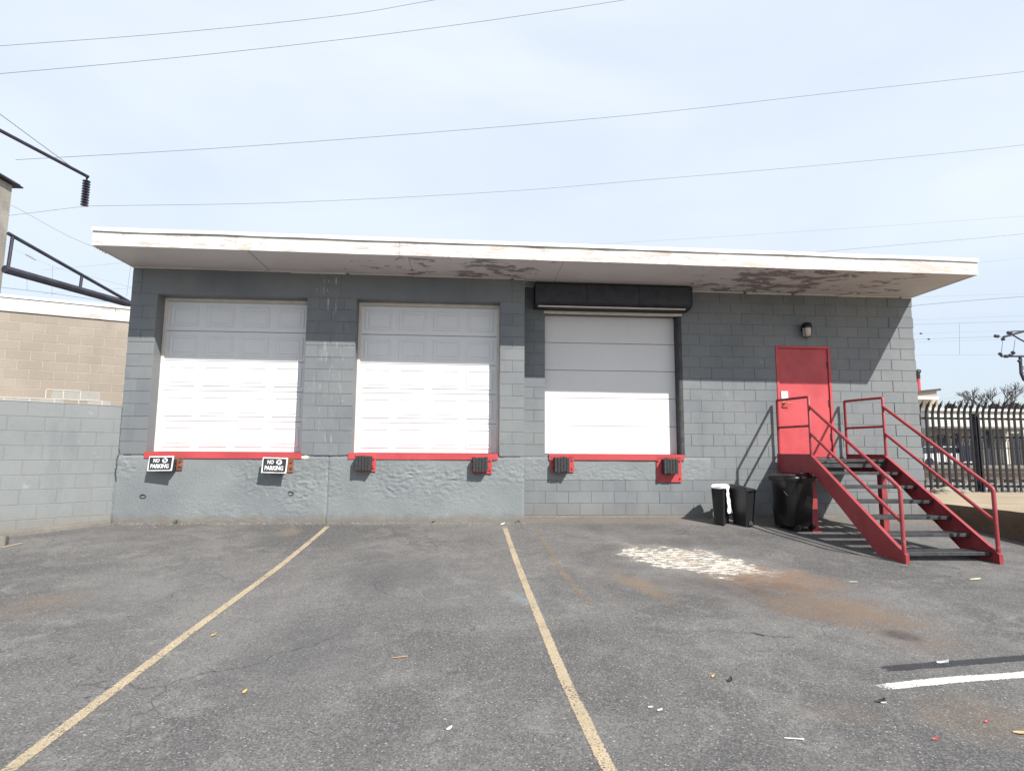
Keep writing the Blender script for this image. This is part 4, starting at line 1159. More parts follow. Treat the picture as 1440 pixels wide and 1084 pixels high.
# broken concrete lumps by the fence foot
M_lump = m_concrete('rubble', (.30, .27, .22), (.13, .11, .09), 5)
def lump(name, p, sx, sy, sz, mat, seed, label, cat, group=None, sub=2):
    bm = bmesh.new(); bmesh.ops.create_icosphere(bm, subdivisions=sub, radius=1)
    for v in bm.verts:
        k = 1+.35*noise.noise(v.co*1.6+Vector((seed, 0, 0))); v.co = Vector((v.co.x*sx*k, v.co.y*sy*k, max(-.3, v.co.z)*sz*k))
    o = fin(name, bm, mat, None, p); return tag(o, label, cat, group)
lump('concrete_lump', (10.62, 12.35, PZ+.02), .34, .15, .13, M_lump, 3, 'largest pale broken concrete lump by the fence foot', 'rubble', 'rubble by the fence', 3)
lump('concrete_lump', (11.12, 12.45, PZ+.01), .16, .12, .09, M_lump, 9, 'small pale concrete lump right of the largest one by the fence', 'rubble', 'rubble by the fence')
bm = bmesh.new(); rs_ = random.Random(5)                                   # gravel along the fence and the track bed
def pebble(bm, p, s_):
    vs_ = [bm.verts.new(Vector(p)+Vector(q)*s_*rs_.uniform(.6, 1.2)) for q in ((1, 0, 0), (-.5, .8, 0), (-.5, -.8, 0), (0, .1, .8))]
    for f in ((0, 1, 3), (1, 2, 3), (2, 0, 3)): bm.faces.new([vs_[i] for i in f])
for _ in range(500): pebble(bm, (rs_.uniform(9, 17), 12.95-abs(rs_.gauss(0, .16)), PZ-.0), rs_.uniform(.01, .035))
o = fin('fence_foot_gravel', bm, M_lump); tag(o, 'loose gravel strewn along the foot of the black fence', 'gravel', None, 'stuff')
bm = bmesh.new()
for _ in range(7000): pebble(bm, (rs_.uniform(11, 52), rs_.uniform(14, 31), .74), rs_.uniform(.03, .075))
o = fin('track_ballast', bm, m_plain('ballast_stone', (.27, .25, .225), .95, 0, .4, 9)); tag(o, 'grey ballast stones of the railway behind the fence', 'ballast', None, 'stuff')

# ------------------------------------------------------------------ railway behind
M_rail = m_plain('rail_steel', (.10, .075, .06), .5, .5, .3, 3); M_sleeper = m_plain('sleeper', (.14, .12, .10), .9, 0, .2, 6)
for (ty, lab) in ((19.6, 'nearest railway track behind the black fence'), (25.5, 'farther railway track behind the black fence')):
    t = thing('railway_track', lab, 'railway track', (30, ty, .76), 0, 'railway tracks behind the fence')
    for dy in (-.72, .72):
        bm = bmesh.new(); prism(bm, [(dy-.07, .10), (dy-.035, .13), (dy-.035, .20), (dy-.04, .25), (dy+.04, .25), (dy+.035, .20), (dy+.035, .13), (dy+.07, .10)], -60, 60, 'X'); fin('rail', bm, M_rail, t)
    bm = bmesh.new(); x = -18
    while x < 40: box(bm, (x, -1.25, -.02), (x+.24, 1.25, .10)); x += .62
    s_ = fin('sleepers', bm, M_sleeper, t); s_['kind'] = 'stuff'
# far low concrete edge and far fence
bm = bmesh.new(); box(bm, (5, 33.0, .5), (120, 33.5, 1.02), .02); tag(fin('platform_edge', bm, M_curb), 'long pale concrete edge beyond the railway tracks', 'kerb')
ff = thing('far_fence', 'distant black picket fence beyond the railway tracks', 'fence', (40, 37, .76))
mfar = picket_mesh(1.95, .05)
x = 18.0; c = 0
while x < 66 and c < 290:
    o = bpy.data.objects.new('picket', mfar); COL.objects.link(o); o.parent = ff; o.location = (x-40, 0, .0); x += .168; c += 1
for z_ in (.2, 1.3): 
    bm = bmesh.new(); box(bm, (-24, 0, z_), (40, .04, z_+.06)); fin('rail', bm, M_fence, ff)

# ------------------------------------------------------------------ buildings beyond
def m_siding(name, c, sc=3.0):
    m = N(name, .6, 0, .3); w_ = m.n('ShaderNodeTexWave', wave_type='BANDS', bands_direction='X'); w_.inputs['Scale'].default_value = sc; w_.inputs['Distortion'].default_value = 0
    m.l(m.pos(), w_.inputs['Vector']); k = m.mix(m.rng(m.noise(.2, 4), .35, .65), c, tuple(q*.85 for q in c))
    k = m.mix(m.rng(w_.outputs['Fac'], .6, 1, 0, .35), k, tuple(q*.6 for q in c)); m.col(k); m.bump(w_.outputs['Fac'], .5, .05); return m.m
M_sidA = m_siding('cream_siding', (.70, .68, .61)); M_sidB = m_siding('tan_siding', (.40, .345, .27), 2.2)
M_shedlow = m_plain('shed_wall_tan', (.33, .29, .235), .9, 0, .25, .6); M_darkdoor = m_plain('dark_opening', (.03, .032, .04), .7)
FA = 52.0
def fx(u, y_=FA): return onY(u, 620, y_).x
def fz(v, u=1380, y_=FA): return onY(u, v, y_).z
fs1 = thing('long_shed', 'long cream metal shed with white upper band seen through the black fence', 'building', (fx(1500), FA, .7))
def FS(name, bm, mat, par=None):
    for v in bm.verts: v.co -= fs1.location
    return fin(name, bm, mat, par or fs1)
bm = bmesh.new(); box(bm, (fx(1306), FA, .5), (fx(1650), FA+20, fz(602))); FS('lower_wall', bm, M_shedlow)
bm = bmesh.new(); box(bm, (fx(1306), FA-.25, fz(602)), (fx(1650), FA+20.2, fz(579))); FS('upper_band', bm, M_sidA)
bm = bmesh.new(); box(bm, (fx(1304), FA-.5, fz(579)), (fx(1652), FA+20.4, fz(575.5)), .02); FS('roof_edge', bm, M_cap)
bm = bmesh.new(); box(bm, (fx(1300), FA-1.6, fz(604)), (fx(1420), FA-.26, fz(601)), .02); FS('canopy', bm, M_curb)
for (u0, u1, v0) in ((1318, 1330, 612), (1340, 1350, 610), (1386, 1394, 606), (1422, 1434, 609)):
    bm = bmesh.new(); box(bm, (fx(u0), FA-.06, .7), (fx(u1), FA-.01, fz(v0))); FS('bay_door', bm, M_darkdoor)
for u in (1381, 1399, 1410, 1438):
    bm = bmesh.new(); box(bm, (fx(u)-.12, FA-.3, .7), (fx(u)+.12, FA-.02, fz(604))); FS('pillar', bm, M_cap)
FB2 = 62.0
tb2 = thing('tan_shed', 'tan ribbed metal building with sloping roof, left of the long cream shed', 'building', (fx(1296, FB2), FB2, .7))
def T2(name, bm, mat):
    for v in bm.verts: v.co -= tb2.location
    return fin(name, bm, mat, tb2)
a_ = onY(1200, 553, FB2); b_ = onY(1317, 549.5, FB2)
bm = bmesh.new(); prism(bm, [(a_.x, .5), (b_.x, .5), (b_.x, b_.z), (a_.x, a_.z-.7)], FB2, FB2+15, 'Y'); T2('wall', bm, M_sidB)
bm = bmesh.new(); prism(bm, [(a_.x, a_.z-.69), (b_.x+.3, b_.z+.01), (b_.x+.3, b_.z+.25), (a_.x, a_.z-.45)], FB2-.3, FB2+15.2, 'Y'); T2('roof', bm, M_steel)
bm = bmesh.new(); box(bm, (a_.x, FB2-.9, onY(1300, 562, FB2).z), (onY(1311, 562, FB2).x, FB2-.01, onY(1300, 558.5, FB2).z)); T2('canopy', bm, M_cap)
cp = onY(1292, 550, 66); ct = onY(1292, 522, 66)
ch = thing('exhaust_stack', 'red and black exhaust stack just right of the warehouse corner', 'chimney', (cp.x, 66, .7))
bm = bmesh.new(); tube(bm, [(0, 0, 0), (0, 0, (cp.z+ct.z)/2-.7+.3)], .24, 12); fin('lower_pipe', bm, M_red, ch)
bm = bmesh.new(); tube(bm, [(0, 0, (cp.z+ct.z)/2-.4), (0, 0, ct.z-.7-.25), (.02, 0, ct.z-.7-.08), (.14, 0, ct.z-.7), (.3, 0, ct.z-.7-.05)], .27, 12); fin('bent_cap', bm, M_black_matte, ch)

# parked vehicles beyond the tracks
M_carwhite = m_plain('car_paint_white', (.62, .63, .65), .3, 0, .05, 2); M_carglass = m_plain('car_glass', (.02, .025, .035), .08, 0, .1, 2); M_tyre = m_plain('tyre', (.02, .02, .02), .8)
M_navy = m_plain('truck_navy', (.018, .022, .045), .45, 0, .2, 2); M_lampr = m_plain('tail_light', (.5, .04, .04), .3)
cx0 = fx(1316, 41); car = thing('parked_car', 'white car with dark windows parked beyond the tracks, seen through the fence', 'car', (cx0, 41, .76))
bm = bmesh.new(); prism(bm, [(-2.2, .3), (-2.25, .75), (-2.0, .88), (-1.2, .95), (-.6, .98), (1.5, .98), (2.1, .9), (2.22, .6), (2.15, .3)], -.88, .88, 'Y'); bmesh.ops.bevel(bm, geom=list(bm.edges), offset=.05, segments=2, affect='EDGES'); fin('body', bm, M_carwhite, car)
bm = bmesh.new(); prism(bm, [(-1.3, .94), (-.75, 1.42), (.9, 1.45), (1.6, .97)], -.76, .76, 'Y'); bmesh.ops.bevel(bm, geom=list(bm.edges), offset=.04, segments=1, affect='EDGES'); cab = fin('window_band', bm, M_carglass, car)
bm = bmesh.new(); prism(bm, [(-.78, 1.40), (-.72, 1.47), (.88, 1.50), (.98, 1.42)], -.74, .74, 'Y'); fin('roof', bm, M_carwhite, car)
for q in (-1.35, 1.35):
    for s_ in (-.9, .72):
        bm = bmesh.new(); tube(bm, [(q, s_, .33), (q, s_+.2, .33)], .33, 18); w_ = fin('wheel', bm, M_tyre, car)
        bm = bmesh.new(); tube(bm, [(q, s_-.01, .33), (q, s_+.21, .33)], .19, 14); fin('rim', bm, M_catsteel, w_)
cx1 = fx(1361, 40); tr = thing('box_truck', 'dark navy box truck parked beyond the tracks, left of the thick fence post', 'truck', (cx1, 40, .76))
bm = bmesh.new(); box(bm, (-1.15, -.2, .75), (1.15, 5, 2.6), .04); fin('cargo_box', bm, M_navy, tr)
for k in range(5):
    bm = bmesh.new(); box(bm, (-1.1, -.23, .85+k*.34), (1.1, -.19, .90+k*.34)); fin('door_rib', bm, M_catsteel, tr)
bm = bmesh.new(); box(bm, (-1.1, -.3, .45), (1.1, -.1, .62), .02); fin('bumper', bm, M_carwhite, tr)
for q in (-.85, .85):
    bm = bmesh.new(); tube(bm, [(q-.14, .6, .42), (q+.14, .6, .42)], .42, 16); fin('wheel', bm, M_tyre, tr)
    bm = bmesh.new(); box(bm, (q-.12, -.32, .64), (q+.12, -.24, .74), .01); fin('tail_light', bm, M_lampr, tr)

tr.scale = (.5, .5, .62)
# ------------------------------------------------------------------ trees beyond
M_bark = m_plain('bark', (.055, .045, .045), .9, 0, .3, 2); M_ever = m_plain('evergreen', (.030, .045, .022), .9, 0, .4, 1.5)
rt_ = random.Random(11)
def bare_tree(u, v_top, v_base, y_, label, spread, seed):
    rt_.seed(seed); b = onY(u, v_base, y_); tp = onY(u, v_top, y_); hgt = tp.z-.7
    t = thing('bare_tree', label, 'tree', (b.x, y_, .7))
    bm = bmesh.new(); tube(bm, [(0, 0, 0), (.05, .1, hgt*.25), (-.05, 0, hgt*.5)], .22, 7, True, .15); fin('trunk', bm, M_bark, t)
    bm = bmesh.new()
    def br(p, d, l, r_, lv):
        q = p+d*l; mid = p+d*l*.5+Vector((rt_.uniform(-1, 1), rt_.uniform(-1, 1), rt_.uniform(-.4, .7)))*l*.10
        tube(bm, [p, mid, q], max(.028, r_), 4 if lv > 1 else 5, False, max(.024, r_*.6))
        if lv >= 5: return
        for _ in range(3 if lv < 4 else 3):
            a = Vector((rt_.uniform(-1, 1)*spread, rt_.uniform(-1, 1)*.8, rt_.uniform(-.25, .8)))
            nd = (d*.9+a*.75).normalized(); br(mid.lerp(q, rt_.uniform(.2, 1)), nd, l*rt_.uniform(.6, .8), r_*.58, lv+1)
    for k in range(6):
        an = k*2*math.pi/6+rt_.random(); d = Vector((math.cos(an)*spread*.9, math.sin(an)*.8, rt_.uniform(.25, .7))).normalized()
        br(Vector((0, 0, hgt*rt_.uniform(.5, .62))), d, hgt*.27, .16, 1)
    fin('branches', bm, M_bark, t); return t
bare_tree(1400, 546, 600, 85, 'bare spreading tree behind the long cream shed', 1.25, 4)
def evergreen(u, v0, wpx, y_, label, seed):
    rt_.seed(seed); c_ = onY(u, v0, y_); w_ = (onY(u+wpx, v0, y_)-c_).length
    t = thing('evergreen_tree', label, 'tree', (c_.x, y_, .7), 0, 'dark evergreens behind the shed')
    bm = bmesh.new(); tube(bm, [(0, 0, 0), (0, 0, c_.z-1.5)], .2, 6); fin('trunk', bm, M_bark, t)
    bm = bmesh.new(); hh_ = c_.z-.7
    for _ in range(1600):
        th = rt_.uniform(0, 6.283); zz = rt_.uniform(-1, 1); rr_ = math.sqrt(max(0, 1-zz*zz))*rt_.uniform(.45, 1.15)*(1+.8*noise.noise(Vector((math.cos(th)*2, zz*2, seed))))
        p = Vector((math.cos(th)*rr_*w_, math.sin(th)*rr_*w_*.8, hh_-w_*.8+zz*w_*.9)); s_ = rt_.uniform(.12, .3)
        d1 = Vector((rt_.uniform(-1, 1), rt_.uniform(-1, 1), rt_.uniform(-1, 1))).normalized()*s_; d2 = d1.orthogonal().normalized()*s_*.5
        bm.faces.new([bm.verts.new(p+d1), bm.verts.new(p+d2), bm.verts.new(p-d1)])
    fin('crown', bm, M_ever, t)
evergreen(1336, 569, 6, 80, 'small dark evergreen left of the bare tree', 2)
evergreen(1398, 569, 9, 92, 'dark evergreen under the middle of the bare tree', 3)
evergreen(1426, 568, 10, 92, 'dark evergreen at the right edge under the bare tree', 5)

# ------------------------------------------------------------------ overhead line structures, left
CY = 17.0
cl = onY(27, 245, CY); cbx = onY(5, 400, CY)
colx1 = (cl.x+cbx.x)/2-.72
cc = thing('catenary_column', 'tall weathered column with dark cap plate rising behind the tan building', 'column', (colx1-.55, CY+.4, .6))
bm = bmesh.new(); box(bm, (-.55, -.4, 0), (.55, .4, cl.z-.6), .02); fin('shaft', bm, M_column, cc)
bm = bmesh.new(); box(bm, (-.72, -.62, cl.z-.6+.004), (.70, .62, cl.z-.6+.05), .01); box(bm, (-.66, -.58, cl.z-.6+.052), (.64, .58, cl.z-.6+.11), .01); fin('cap_plate', bm, M_catsteel, cc)
M_yel = m_plain('yellow_cord', (.55, .42, .06), .6, 0, .2, 5)
bm = bmesh.new(); zc = cl.z-.6
pt = [(.40-.14*i+.05*math.sin(i*2.1), -.44, zc-.05-.16*i+.09*math.sin(i*3.3)) for i in range(8)]
tube(bm, pt, .03, 6); fin('yellow_strap', bm, M_yel, cc)
br_ = thing('bracket_beam', 'dark tapered steel truss arm reaching from the column towards the warehouse corner', 'beam', onY(5, 378, CY+.2))
def BR(name, bm, mat=M_catsteel):
    for v in bm.verts: v.co -= br_.location
    return fin(name, bm, mat, br_)
zl = onY(5, 378, CY+.2).z
def onZ(u, v, z): r = ray(u, v); return EYE+r*((z-1.7)/r.z)
p0 = onZ(6, 378.5, zl); p1 = onZ(186, 429, zl); p1e = p1+(p1-p0)*.25
bm = bmesh.new(); tube(bm, [p0, p1e], .12, 8); BR('lower_chord', bm)
ydir = (p1-p0)
def on_line(u, v):           # point of the truss plane seen at a pixel
    r = ray(u, v); nrm = Vector((ydir.y, -ydir.x, 0)).normalized(); return EYE+r*((p0-EYE).dot(nrm)/r.dot(nrm))
q0, q1 = on_line(11, 328), on_line(190, 429)
bm = bmesh.new(); tube(bm, [q0, q1+(q1-q0)*.1], .055, 7); BR('upper_chord', bm)
for (u, va, vb) in ((16, 331, 378), (114, 389, 411)):
    bm = bmesh.new(); tube(bm, [on_line(u+2 if u < 50 else u+1, va), on_line(u-5 if u < 50 else u-2, vb)], .045, 6); BR('strut', bm)
ua = thing('line_arm', 'dark steel arm holding a hanging insulator string above the column', 'arm', on_line(0, 186))
za = on_line(0, 186).z; e0 = onZ(-60, 152, za*1.0); e1 = onZ(124, 249, za)
def UA(name, bm, mat=M_catsteel):
    for v in bm.verts: v.co -= ua.location
    return fin(name, bm, mat, ua)
bm = bmesh.new(); tube(bm, [e0, e1], .055, 8); UA('arm_tube', bm)
INS = e1.copy(); dpt = e1.y
bm = bmesh.new(); wr0 = onY(-20, 146, dpt-3); tube(bm, [wr0, e1+(e0-e1)*.1], .012, 4); UA('stay_wire', bm, M_wire)
iz1 = onY(122, 253, dpt); iz2 = onY(122, 290, dpt)
istr = thing('insulator_string', 'dark ribbed insulator string hanging from the end of the line arm', 'insulator', iz1)
bm = bmesh.new(); tube(bm, [(0, 0, .08), (0, 0, iz2.z-iz1.z)], .03, 8); fin('core_rod', bm, M_insul, istr)
nd = 10
for k in range(nd):
    bm = bmesh.new(); zz = (iz2.z-iz1.z)*(k+.3)/nd; lathe(bm, [(.04, zz-.05), (.115, zz-.045), (.12, zz-.025), (.05, zz+.02)], 12); fin('insulator_disc', bm, M_insul, istr)

# ------------------------------------------------------------------ wires
def wire(name, pts, y_, label, r_=.013, mat=None, group='overhead wires', sag=0):
    """pts: image positions of the real wire, placed at its distance"""
    P = []
    for i, p in enumerate(pts):
        Y_ = y_ if not isinstance(y_, (list, tuple)) else y_[0]+(y_[1]-y_[0])*i/(len(pts)-1)
        P.append(onY(p[0], p[1], Y_))
    D_ = []
    n_ = len(P)
    for i in range(n_-1):
        a0 = P[i-1] if i else P[i]-(P[i+1]-P[i]); a1, a2 = P[i], P[i+1]; a3 = P[i+2] if i+2 < n_ else a2+(a2-a1)
        for k in range(10):
            t = k/10; D_.append(.5*((2*a1)+(-a0+a2)*t+(2*a0-5*a1+4*a2-a3)*t*t+(-a0+3*a1-3*a2+a3)*t**3))
    D_.append(P[-1]); c_ = P[0].copy(); bm = bmesh.new(); tube(bm, [d-c_ for d in D_], r_*.8, 5)
    o = fin(name, bm, mat or M_wire, None, c_); return tag(o, label, 'wire', group)
wire('overhead_wire', [(-300, 88), (0, 65), (250, 46), (480, 22), (613, 0), (900, -50)], 24, 'topmost overhead wire crossing the upper left sky', .012)
wire('overhead_wire', [(-300, 128), (0, 104), (300, 76), (600, 41), (880, 0), (1200, -55)], 24, 'second overhead wire from the top, crossing the upper left sky', .013)
wire('overhead_wire', [(22, 225), (300, 209), (600, 187), (900, 161), (1170, 131), (1440, 101), (1800, 56)], 24, 'long wire above the roof meeting the dark arm at the left', .013)
wire('overhead_wire', [(122, 290), (400, 285), (700, 270), (900, 254), (1170, 231), (1440, 204), (1800, 160)], dpt, 'wire just above the roof held by the insulator string', .009)
wire('overhead_wire', [(-60, 312), (15, 303), (122, 290)], dpt, 'short wire running left from the foot of the insulator string', .008)
wire('overhead_wire', [(700, 352), (1060, 330), (1440, 304), (1800, 275)], 40, 'faint pale wire just above the right half of the roof', .012, M_wire_pale)
wire('overhead_wire', [(1000, 371), (1180, 352), (1440, 329), (1800, 292)], 34, 'thin wire leaving the roof edge at its right third', .013)
wire('overhead_wire', [(1200, 389), (1368, 370), (1440, 362), (1800, 318)], 34, 'thin wire level with the right tip of the roof', .011, M_wire_pale)
wire('overhead_wire', [(1200, 421), (1283, 418), (1440, 413), (1700, 405)], 34, 'pale thin wire just under the right roof corner', .010, M_wire_pale)
wire('overhead_wire', [(1200, 438), (1283, 430), (1360, 423), (1440, 417), (1700, 398)], 30, 'thickest dark wire under the right roof corner', .018)
for k, (va, vb, mm, lb) in enumerate(((450, 444, M_wire_pale, 'first'), (456, 452, M_wire, 'second'), (469, 464, M_wire_pale, 'third'), (477, 472, M_wire, 'fourth'), (481, 476, M_wire_pale, 'fifth'), (499, 497, M_wire_pale, 'lowest'))):
    wire('catenary_wire', [(1230, va+1.5), (1290, va), (1405 if k > 1 else 1440, vb+(1.5 if k > 1 else 0)), (1650, vb-4)], 30, f'{lb} of the six railway wires right of the warehouse corner, counted from the top', .010, mm, 'railway catenary wires')
wire('dropper_wire', [(1349, 454), (1349.5, 498)], 30, 'vertical dropper between the railway wires right of the warehouse', .010, M_wire, None)
for (u, v, lb) in ((1295, 469, 'upper small clamp on the railway wires by the warehouse corner'), (1306, 477, 'lower small clamp on the railway wires by the warehouse corner')):
    c_ = onY(u, v, 30); bm = bmesh.new(); tube(bm, [(-.06, 0, 0), (.06, 0, 0)], .035, 6); tube(bm, [(0, 0, -.05), (0, 0, .05)], .02, 6); tag(fin('wire_clamp', bm, M_catsteel, None, c_), lb, 'clamp')
wire('overhead_wire', [(1250, 566), (1312, 562), (1375, 556), (1440, 547), (1600, 522)], 70, 'sagging wire passing in front of the bare tree', .022, M_wire)
# left group
wire('overhead_wire', [(-30, 272), (18, 290), (90, 329), (135, 349)], 22, 'wire sloping down to the clamp at the left roof tip', .010)
wire('overhead_wire', [(145, 352), (170, 364), (190, 375), (215, 390)], 22, 'wire sloping from the left roof tip clamp to the wall corner', .010)
wire('overhead_wire', [(-30, 330), (15, 349), (70, 373), (100, 382), (150, 395), (188, 405), (230, 416)], 24, 'pale wire behind the truss arm sloping to the wall corner', .009, M_wire_pale)
wire('overhead_wire', [(-30, 400), (0, 404), (60, 411), (110, 418), (150, 424)], 24, 'dark wire just above the tan building parapet', .013)
wire('overhead_wire', [(60, 380), (105, 376), (190, 368), (240, 363)], 32, 'faint wire crossing behind the truss arm', .009, M_wire_pale)
wire('overhead_wire', [(60, 413), (120, 409), (190, 405), (240, 402)], 34, 'faint wire low behind the truss arm tip', .009, M_wire_pale)
wire('dropper_wire', [(184, 373), (178, 417)], 22, 'thin dropper hanging beside the left wall corner', .008, M_wire, 'dropper wires left of the warehouse')
wire('dropper_wire', [(74, 374), (73, 416)], 24, 'thin dropper hanging behind the middle of the truss arm', .009, M_wire, 'dropper wires left of the warehouse')
wire('dropper_wire', [(38, 389), (38, 408)], 24, 'short dropper hanging near the column', .009, M_wire, 'dropper wires left of the warehouse')
def clamp(u, v, y_, label):
    c_ = onY(u, v, y_); bm = bmesh.new()
    for k in range(4):
        a = Vector((k*.10-.15, 0, -.055*k+.08)); tube(bm, [a+Vector((0, 0, .04)), a+Vector((.05, 0, -.05))], .028, 6); tube(bm, [a, a+Vector((.10, 0, -.055))], .014, 5)
    tag(fin('wire_insulator', bm, m_plain('insulator_grey', (.16, .19, .19), .5), None, c_), label, 'insulator', 'small grey wire insulators')
clamp(141, 351, 22, 'small grey wire insulator by the left roof tip'); clamp(42, 361, 24, 'small grey wire insulator behind the truss arm')

# railway mast at the right edge
MY = 30.0
mt = thing('catenary_mast', 'railway mast with bracket arms and insulators at the right edge', 'mast', (onY(1448, 560, MY).x, MY, .7))
def MM(name, pts, r_, mat=M_catsteel, n_=7):
    bm = bmesh.new(); tube(bm, [onY(u, v, MY)-Vector(mt.location) for u, v in pts], r_, n_); return fin(name, bm, mat, mt)
MM('mast_tube', [(1434.5, 500), (1436, 525), (1440, 534), (1447, 539), (1449, 640)], 0.081)
MM('top_arm', [(1411, 474), (1425, 470), (1444, 465)], 0.062); MM('top_arm', [(1424, 471), (1436, 478), (1446, 483)], 0.043)
MM('top_arm', [(1418, 466.5), (1444, 465)], 0.031); MM('lower_arm', [(1408, 501), (1425, 501), (1446, 501)], 0.056)
MM('lower_arm', [(1432, 508), (1436, 506)], 0.074)
for (u0, v0, u1, v1) in ((1399, 472.5, 1404, 473), (1410, 475, 1411, 479), (1405, 497, 1408, 499), (1417, 468, 1422, 468), (1413, 501, 1417, 501), (1423, 495, 1426, 497), (1419, 500, 1423, 500)):
    MM('insulator', [(u0, v0), (u1, v1)], 0.093, M_insul, 8)
for (u0, v0, u1, v1) in ((1410, 480, 1408, 496), (1427.5, 478, 1425, 495), (1404, 473, 1411, 474)):
    MM('hanger', [(u0, v0), (u1, v1)], 0.012)
for v in (516, 519, 524): MM('rung', [(1436, v), (1446, v)], 0.031)

# ------------------------------------------------------------------ litter and weeds
def flat_bit(name, u, v, L_, W_, ang, c_, label, cat, curl=.01, group=None):
    p = gp(u, v); bm = bmesh.new(); n_ = 6; rows = []
    for i in range(n_+1):
        t = i/n_; ww = W_*.5/2*(.25+math.sin(math.pi*min(.98, t+.02))*.75); x = (t-.5)*L_*.58
        rows.append([bm.verts.new((x, -ww, .006+curl*t*t)), bm.verts.new((x, 0, .004+curl*t*t*.6)), bm.verts.new((x, ww, .006+curl*(t*t+.3)))])
    for A_, B_ in zip(rows, rows[1:]):
        for k in range(2): bm.faces.new((A_[k], B_[k], B_[k+1], A_[k+1]))
    r_ = bmesh.ops.extrude_face_region(bm, geom=list(bm.faces)); bmesh.ops.translate(bm, vec=(0, 0, .002), verts=[q for q in r_['geom'] if isinstance(q, bmesh.types.BMVert)])
    o = fin(name, bm, c_, None, p); o.rotation_euler = (0, 0, ang); return tag(o, label, cat, group)
M_leaf = m_plain('dry_leaf', (.50, .30, .08), .8, 0, .2, 20); M_straw = m_plain('pale_straw', (.66, .62, .52), .7, 0, .1, 20)
M_redbit = m_plain('red_scrap', (.45, .05, .05), .5); M_tarbit = m_plain('tar_scrap', (.012, .012, .013), .7); M_paper = m_plain('paper_scrap', (.75, .76, .78), .7)
M_twig = m_plain('twig', (.40, .27, .17), .8)
flat_bit('dry_leaf', 300, 894, .06, .035, .2, M_leaf, 'dry yellow leaf just right of the left parking line', 'leaf')
flat_bit('dry_leaf', 344, 974, .055, .035, 1.0, M_leaf, 'dry yellow leaf between the yellow lines, nearest the bottom left', 'leaf')
flat_bit('dry_leaf', 632, 1026, .06, .03, .6, M_straw, 'pale leaf in front of the middle bay, near the bottom', 'leaf')
flat_bit('dry_leaf', 915, 996, .05, .025, -.5, M_straw, 'left of two pale leaves right of the middle yellow line', 'leaf')
flat_bit('dry_leaf', 928, 1000, .05, .02, -.1, M_straw, 'right of two pale leaves right of the middle yellow line', 'leaf')
flat_bit('twig', 562, 925, .20, .010, .15, M_twig, 'thin tan twig lying in the middle bay', 'twig', .004)
flat_bit('drinking_straw', 1117, 1040, .17, .009, -.25, M_paper, 'thin white straw lying on the asphalt near the bottom right', 'straw', .003)
flat_bit('paper_scrap', 1326, 934, .12, .03, -.7, M_paper, 'white paper scrap above the white line', 'litter', .03)
flat_bit('wood_chip', 1200, 819, .14, .014, -.6, M_straw, 'pale wood chip in front of the stair foot', 'wood chip')
flat_bit('paint_chip', 1372, 815, .22, .06, 0, m_plain('tan_chip', (.55, .46, .36), .8), 'flat tan chip right of the stair foot', 'litter')
flat_bit('red_scrap', 1316, 1041, .05, .03, -.2, M_redbit, 'left red plastic scrap near the bottom right corner', 'litter')
flat_bit('red_scrap', 1388, 1016, .04, .025, 0, M_redbit, 'right red plastic scrap near the bottom right corner', 'litter')
flat_bit('dry_leaf', 1436, 1032, .12, .05, -.4, m_plain('tan_leaf', (.45, .30, .17), .8), 'tan leaf at the right edge below the white line', 'leaf')
flat_bit('tar_scrap', 1238, 988, .10, .04, -.2, M_tarbit, 'black tar scrap left of the white line end', 'litter', .02)
flat_bit('tar_scrap', 1027, 958, .06, .05, .5, M_tarbit, 'black scrap between the spill and the bottom edge', 'litter', .02)
flat_bit('dry_leaf', 1003, 952, .05, .03, .5, M_leaf, 'small yellow leaf beside the black scrap', 'leaf')
flat_bit('twig', 1068, 893, .14, .012, -.7, M_tarbit, 'short dark twig below the rust stain', 'twig', .003)
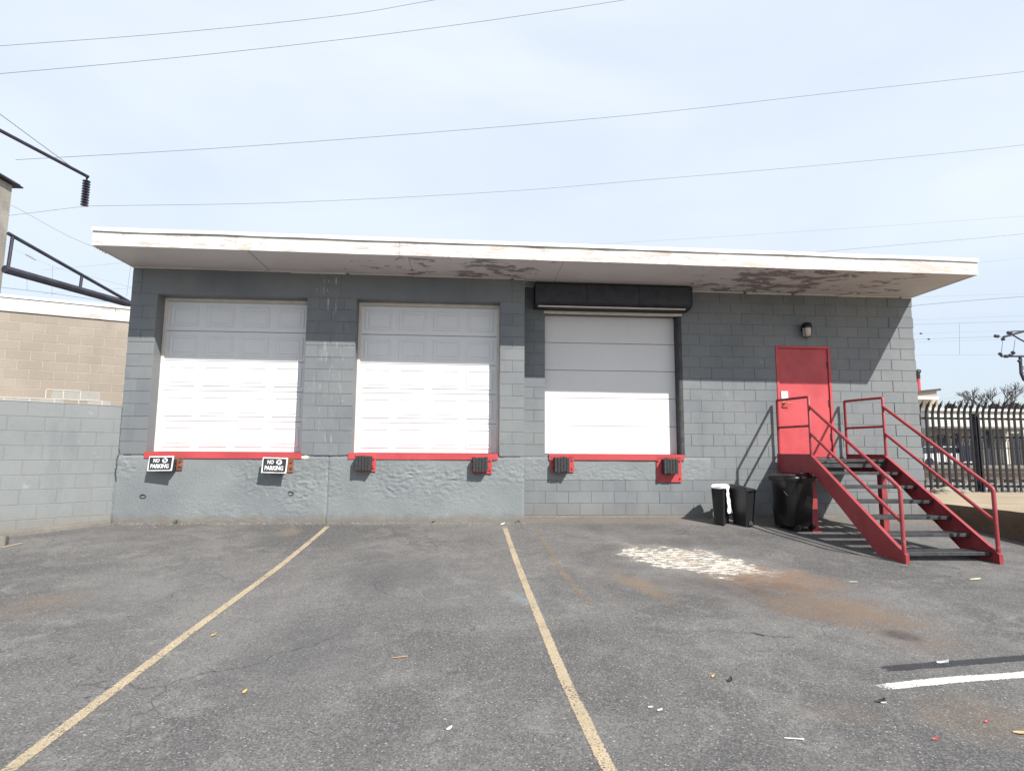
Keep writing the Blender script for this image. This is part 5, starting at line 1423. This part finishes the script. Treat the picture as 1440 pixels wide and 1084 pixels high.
flat_bit('paper_scrap', 707, 738, .10, .06, .1, M_paper, 'crumpled white scrap at the wall end of the middle line', 'litter', .03)
flat_bit('paint_chip', 1243, 990, .05, .02, -.6, M_straw, 'tiny pale chip below the tar scrap', 'litter')
bm = bmesh.new(); rs_ = random.Random(21)
for _ in range(420):
    x_, y_ = rs_.uniform(-6, 6.5), rs_.uniform(1.8, 9.6); pebble(bm, (x_, y_, gz(x_, y_)+.001), rs_.uniform(.003, .008))
for _ in range(420):
    x_ = rs_.uniform(-5.6, 5); y_ = (9.66 if x_ < XM else 10.1)-abs(rs_.gauss(0, .07)); pebble(bm, (x_, y_, gz(x_, y_)+.001), rs_.uniform(.004, .016))
for _ in range(500):
    x_ = rs_.uniform(-5.6, 5); y_ = (9.66 if x_ < XM else 10.1)-abs(rs_.gauss(0, .16)); pebble(bm, (x_, y_, gz(x_, y_)+.001), rs_.uniform(.003, .010))
tag(fin('loose_grit', bm, M_lump), 'loose grit and small stones scattered over the asphalt', 'grit', None, 'stuff')
M_weed = m_plain('weed_green', (.10, .12, .04), .8, 0, .4, 20)
def weed(x_, y_, s_, label, n_=16):
    bm = bmesh.new(); rs_ = random.Random(int(x_*100))
    for _ in range(n_):
        an = rs_.uniform(0, 6.28); h_ = s_*rs_.uniform(.5, 1.1); d = Vector((math.cos(an), math.sin(an)*.6-.2, 0))*h_*.6; o_ = Vector((rs_.gauss(0, s_*.2), 0, 0)); sd_ = Vector((-d.y, d.x, 0)).normalized()*.004
        a, b, c_ = o_, o_+d*.5+Vector((0, 0, h_*.7)), o_+d+Vector((0, 0, h_*.75))
        v = [bm.verts.new(q) for q in (a-sd_, a+sd_, b+sd_, b-sd_, c_)]; bm.faces.new(v[:4]); bm.faces.new((v[3], v[2], v[4]))
    tag(fin('weed', bm, M_weed, None, (x_, y_, gz(x_, y_))), label, 'weed', 'weeds at the wall foot')
weed(-4.62, 9.62, .11, 'small weed tuft at the wall foot under the leftmost door')
weed(-.6, 9.63, .06, 'tiny weed at the wall foot under the middle door')
weed(.80, 9.63, .08, 'weed tuft at the outer corner where the wall steps back')
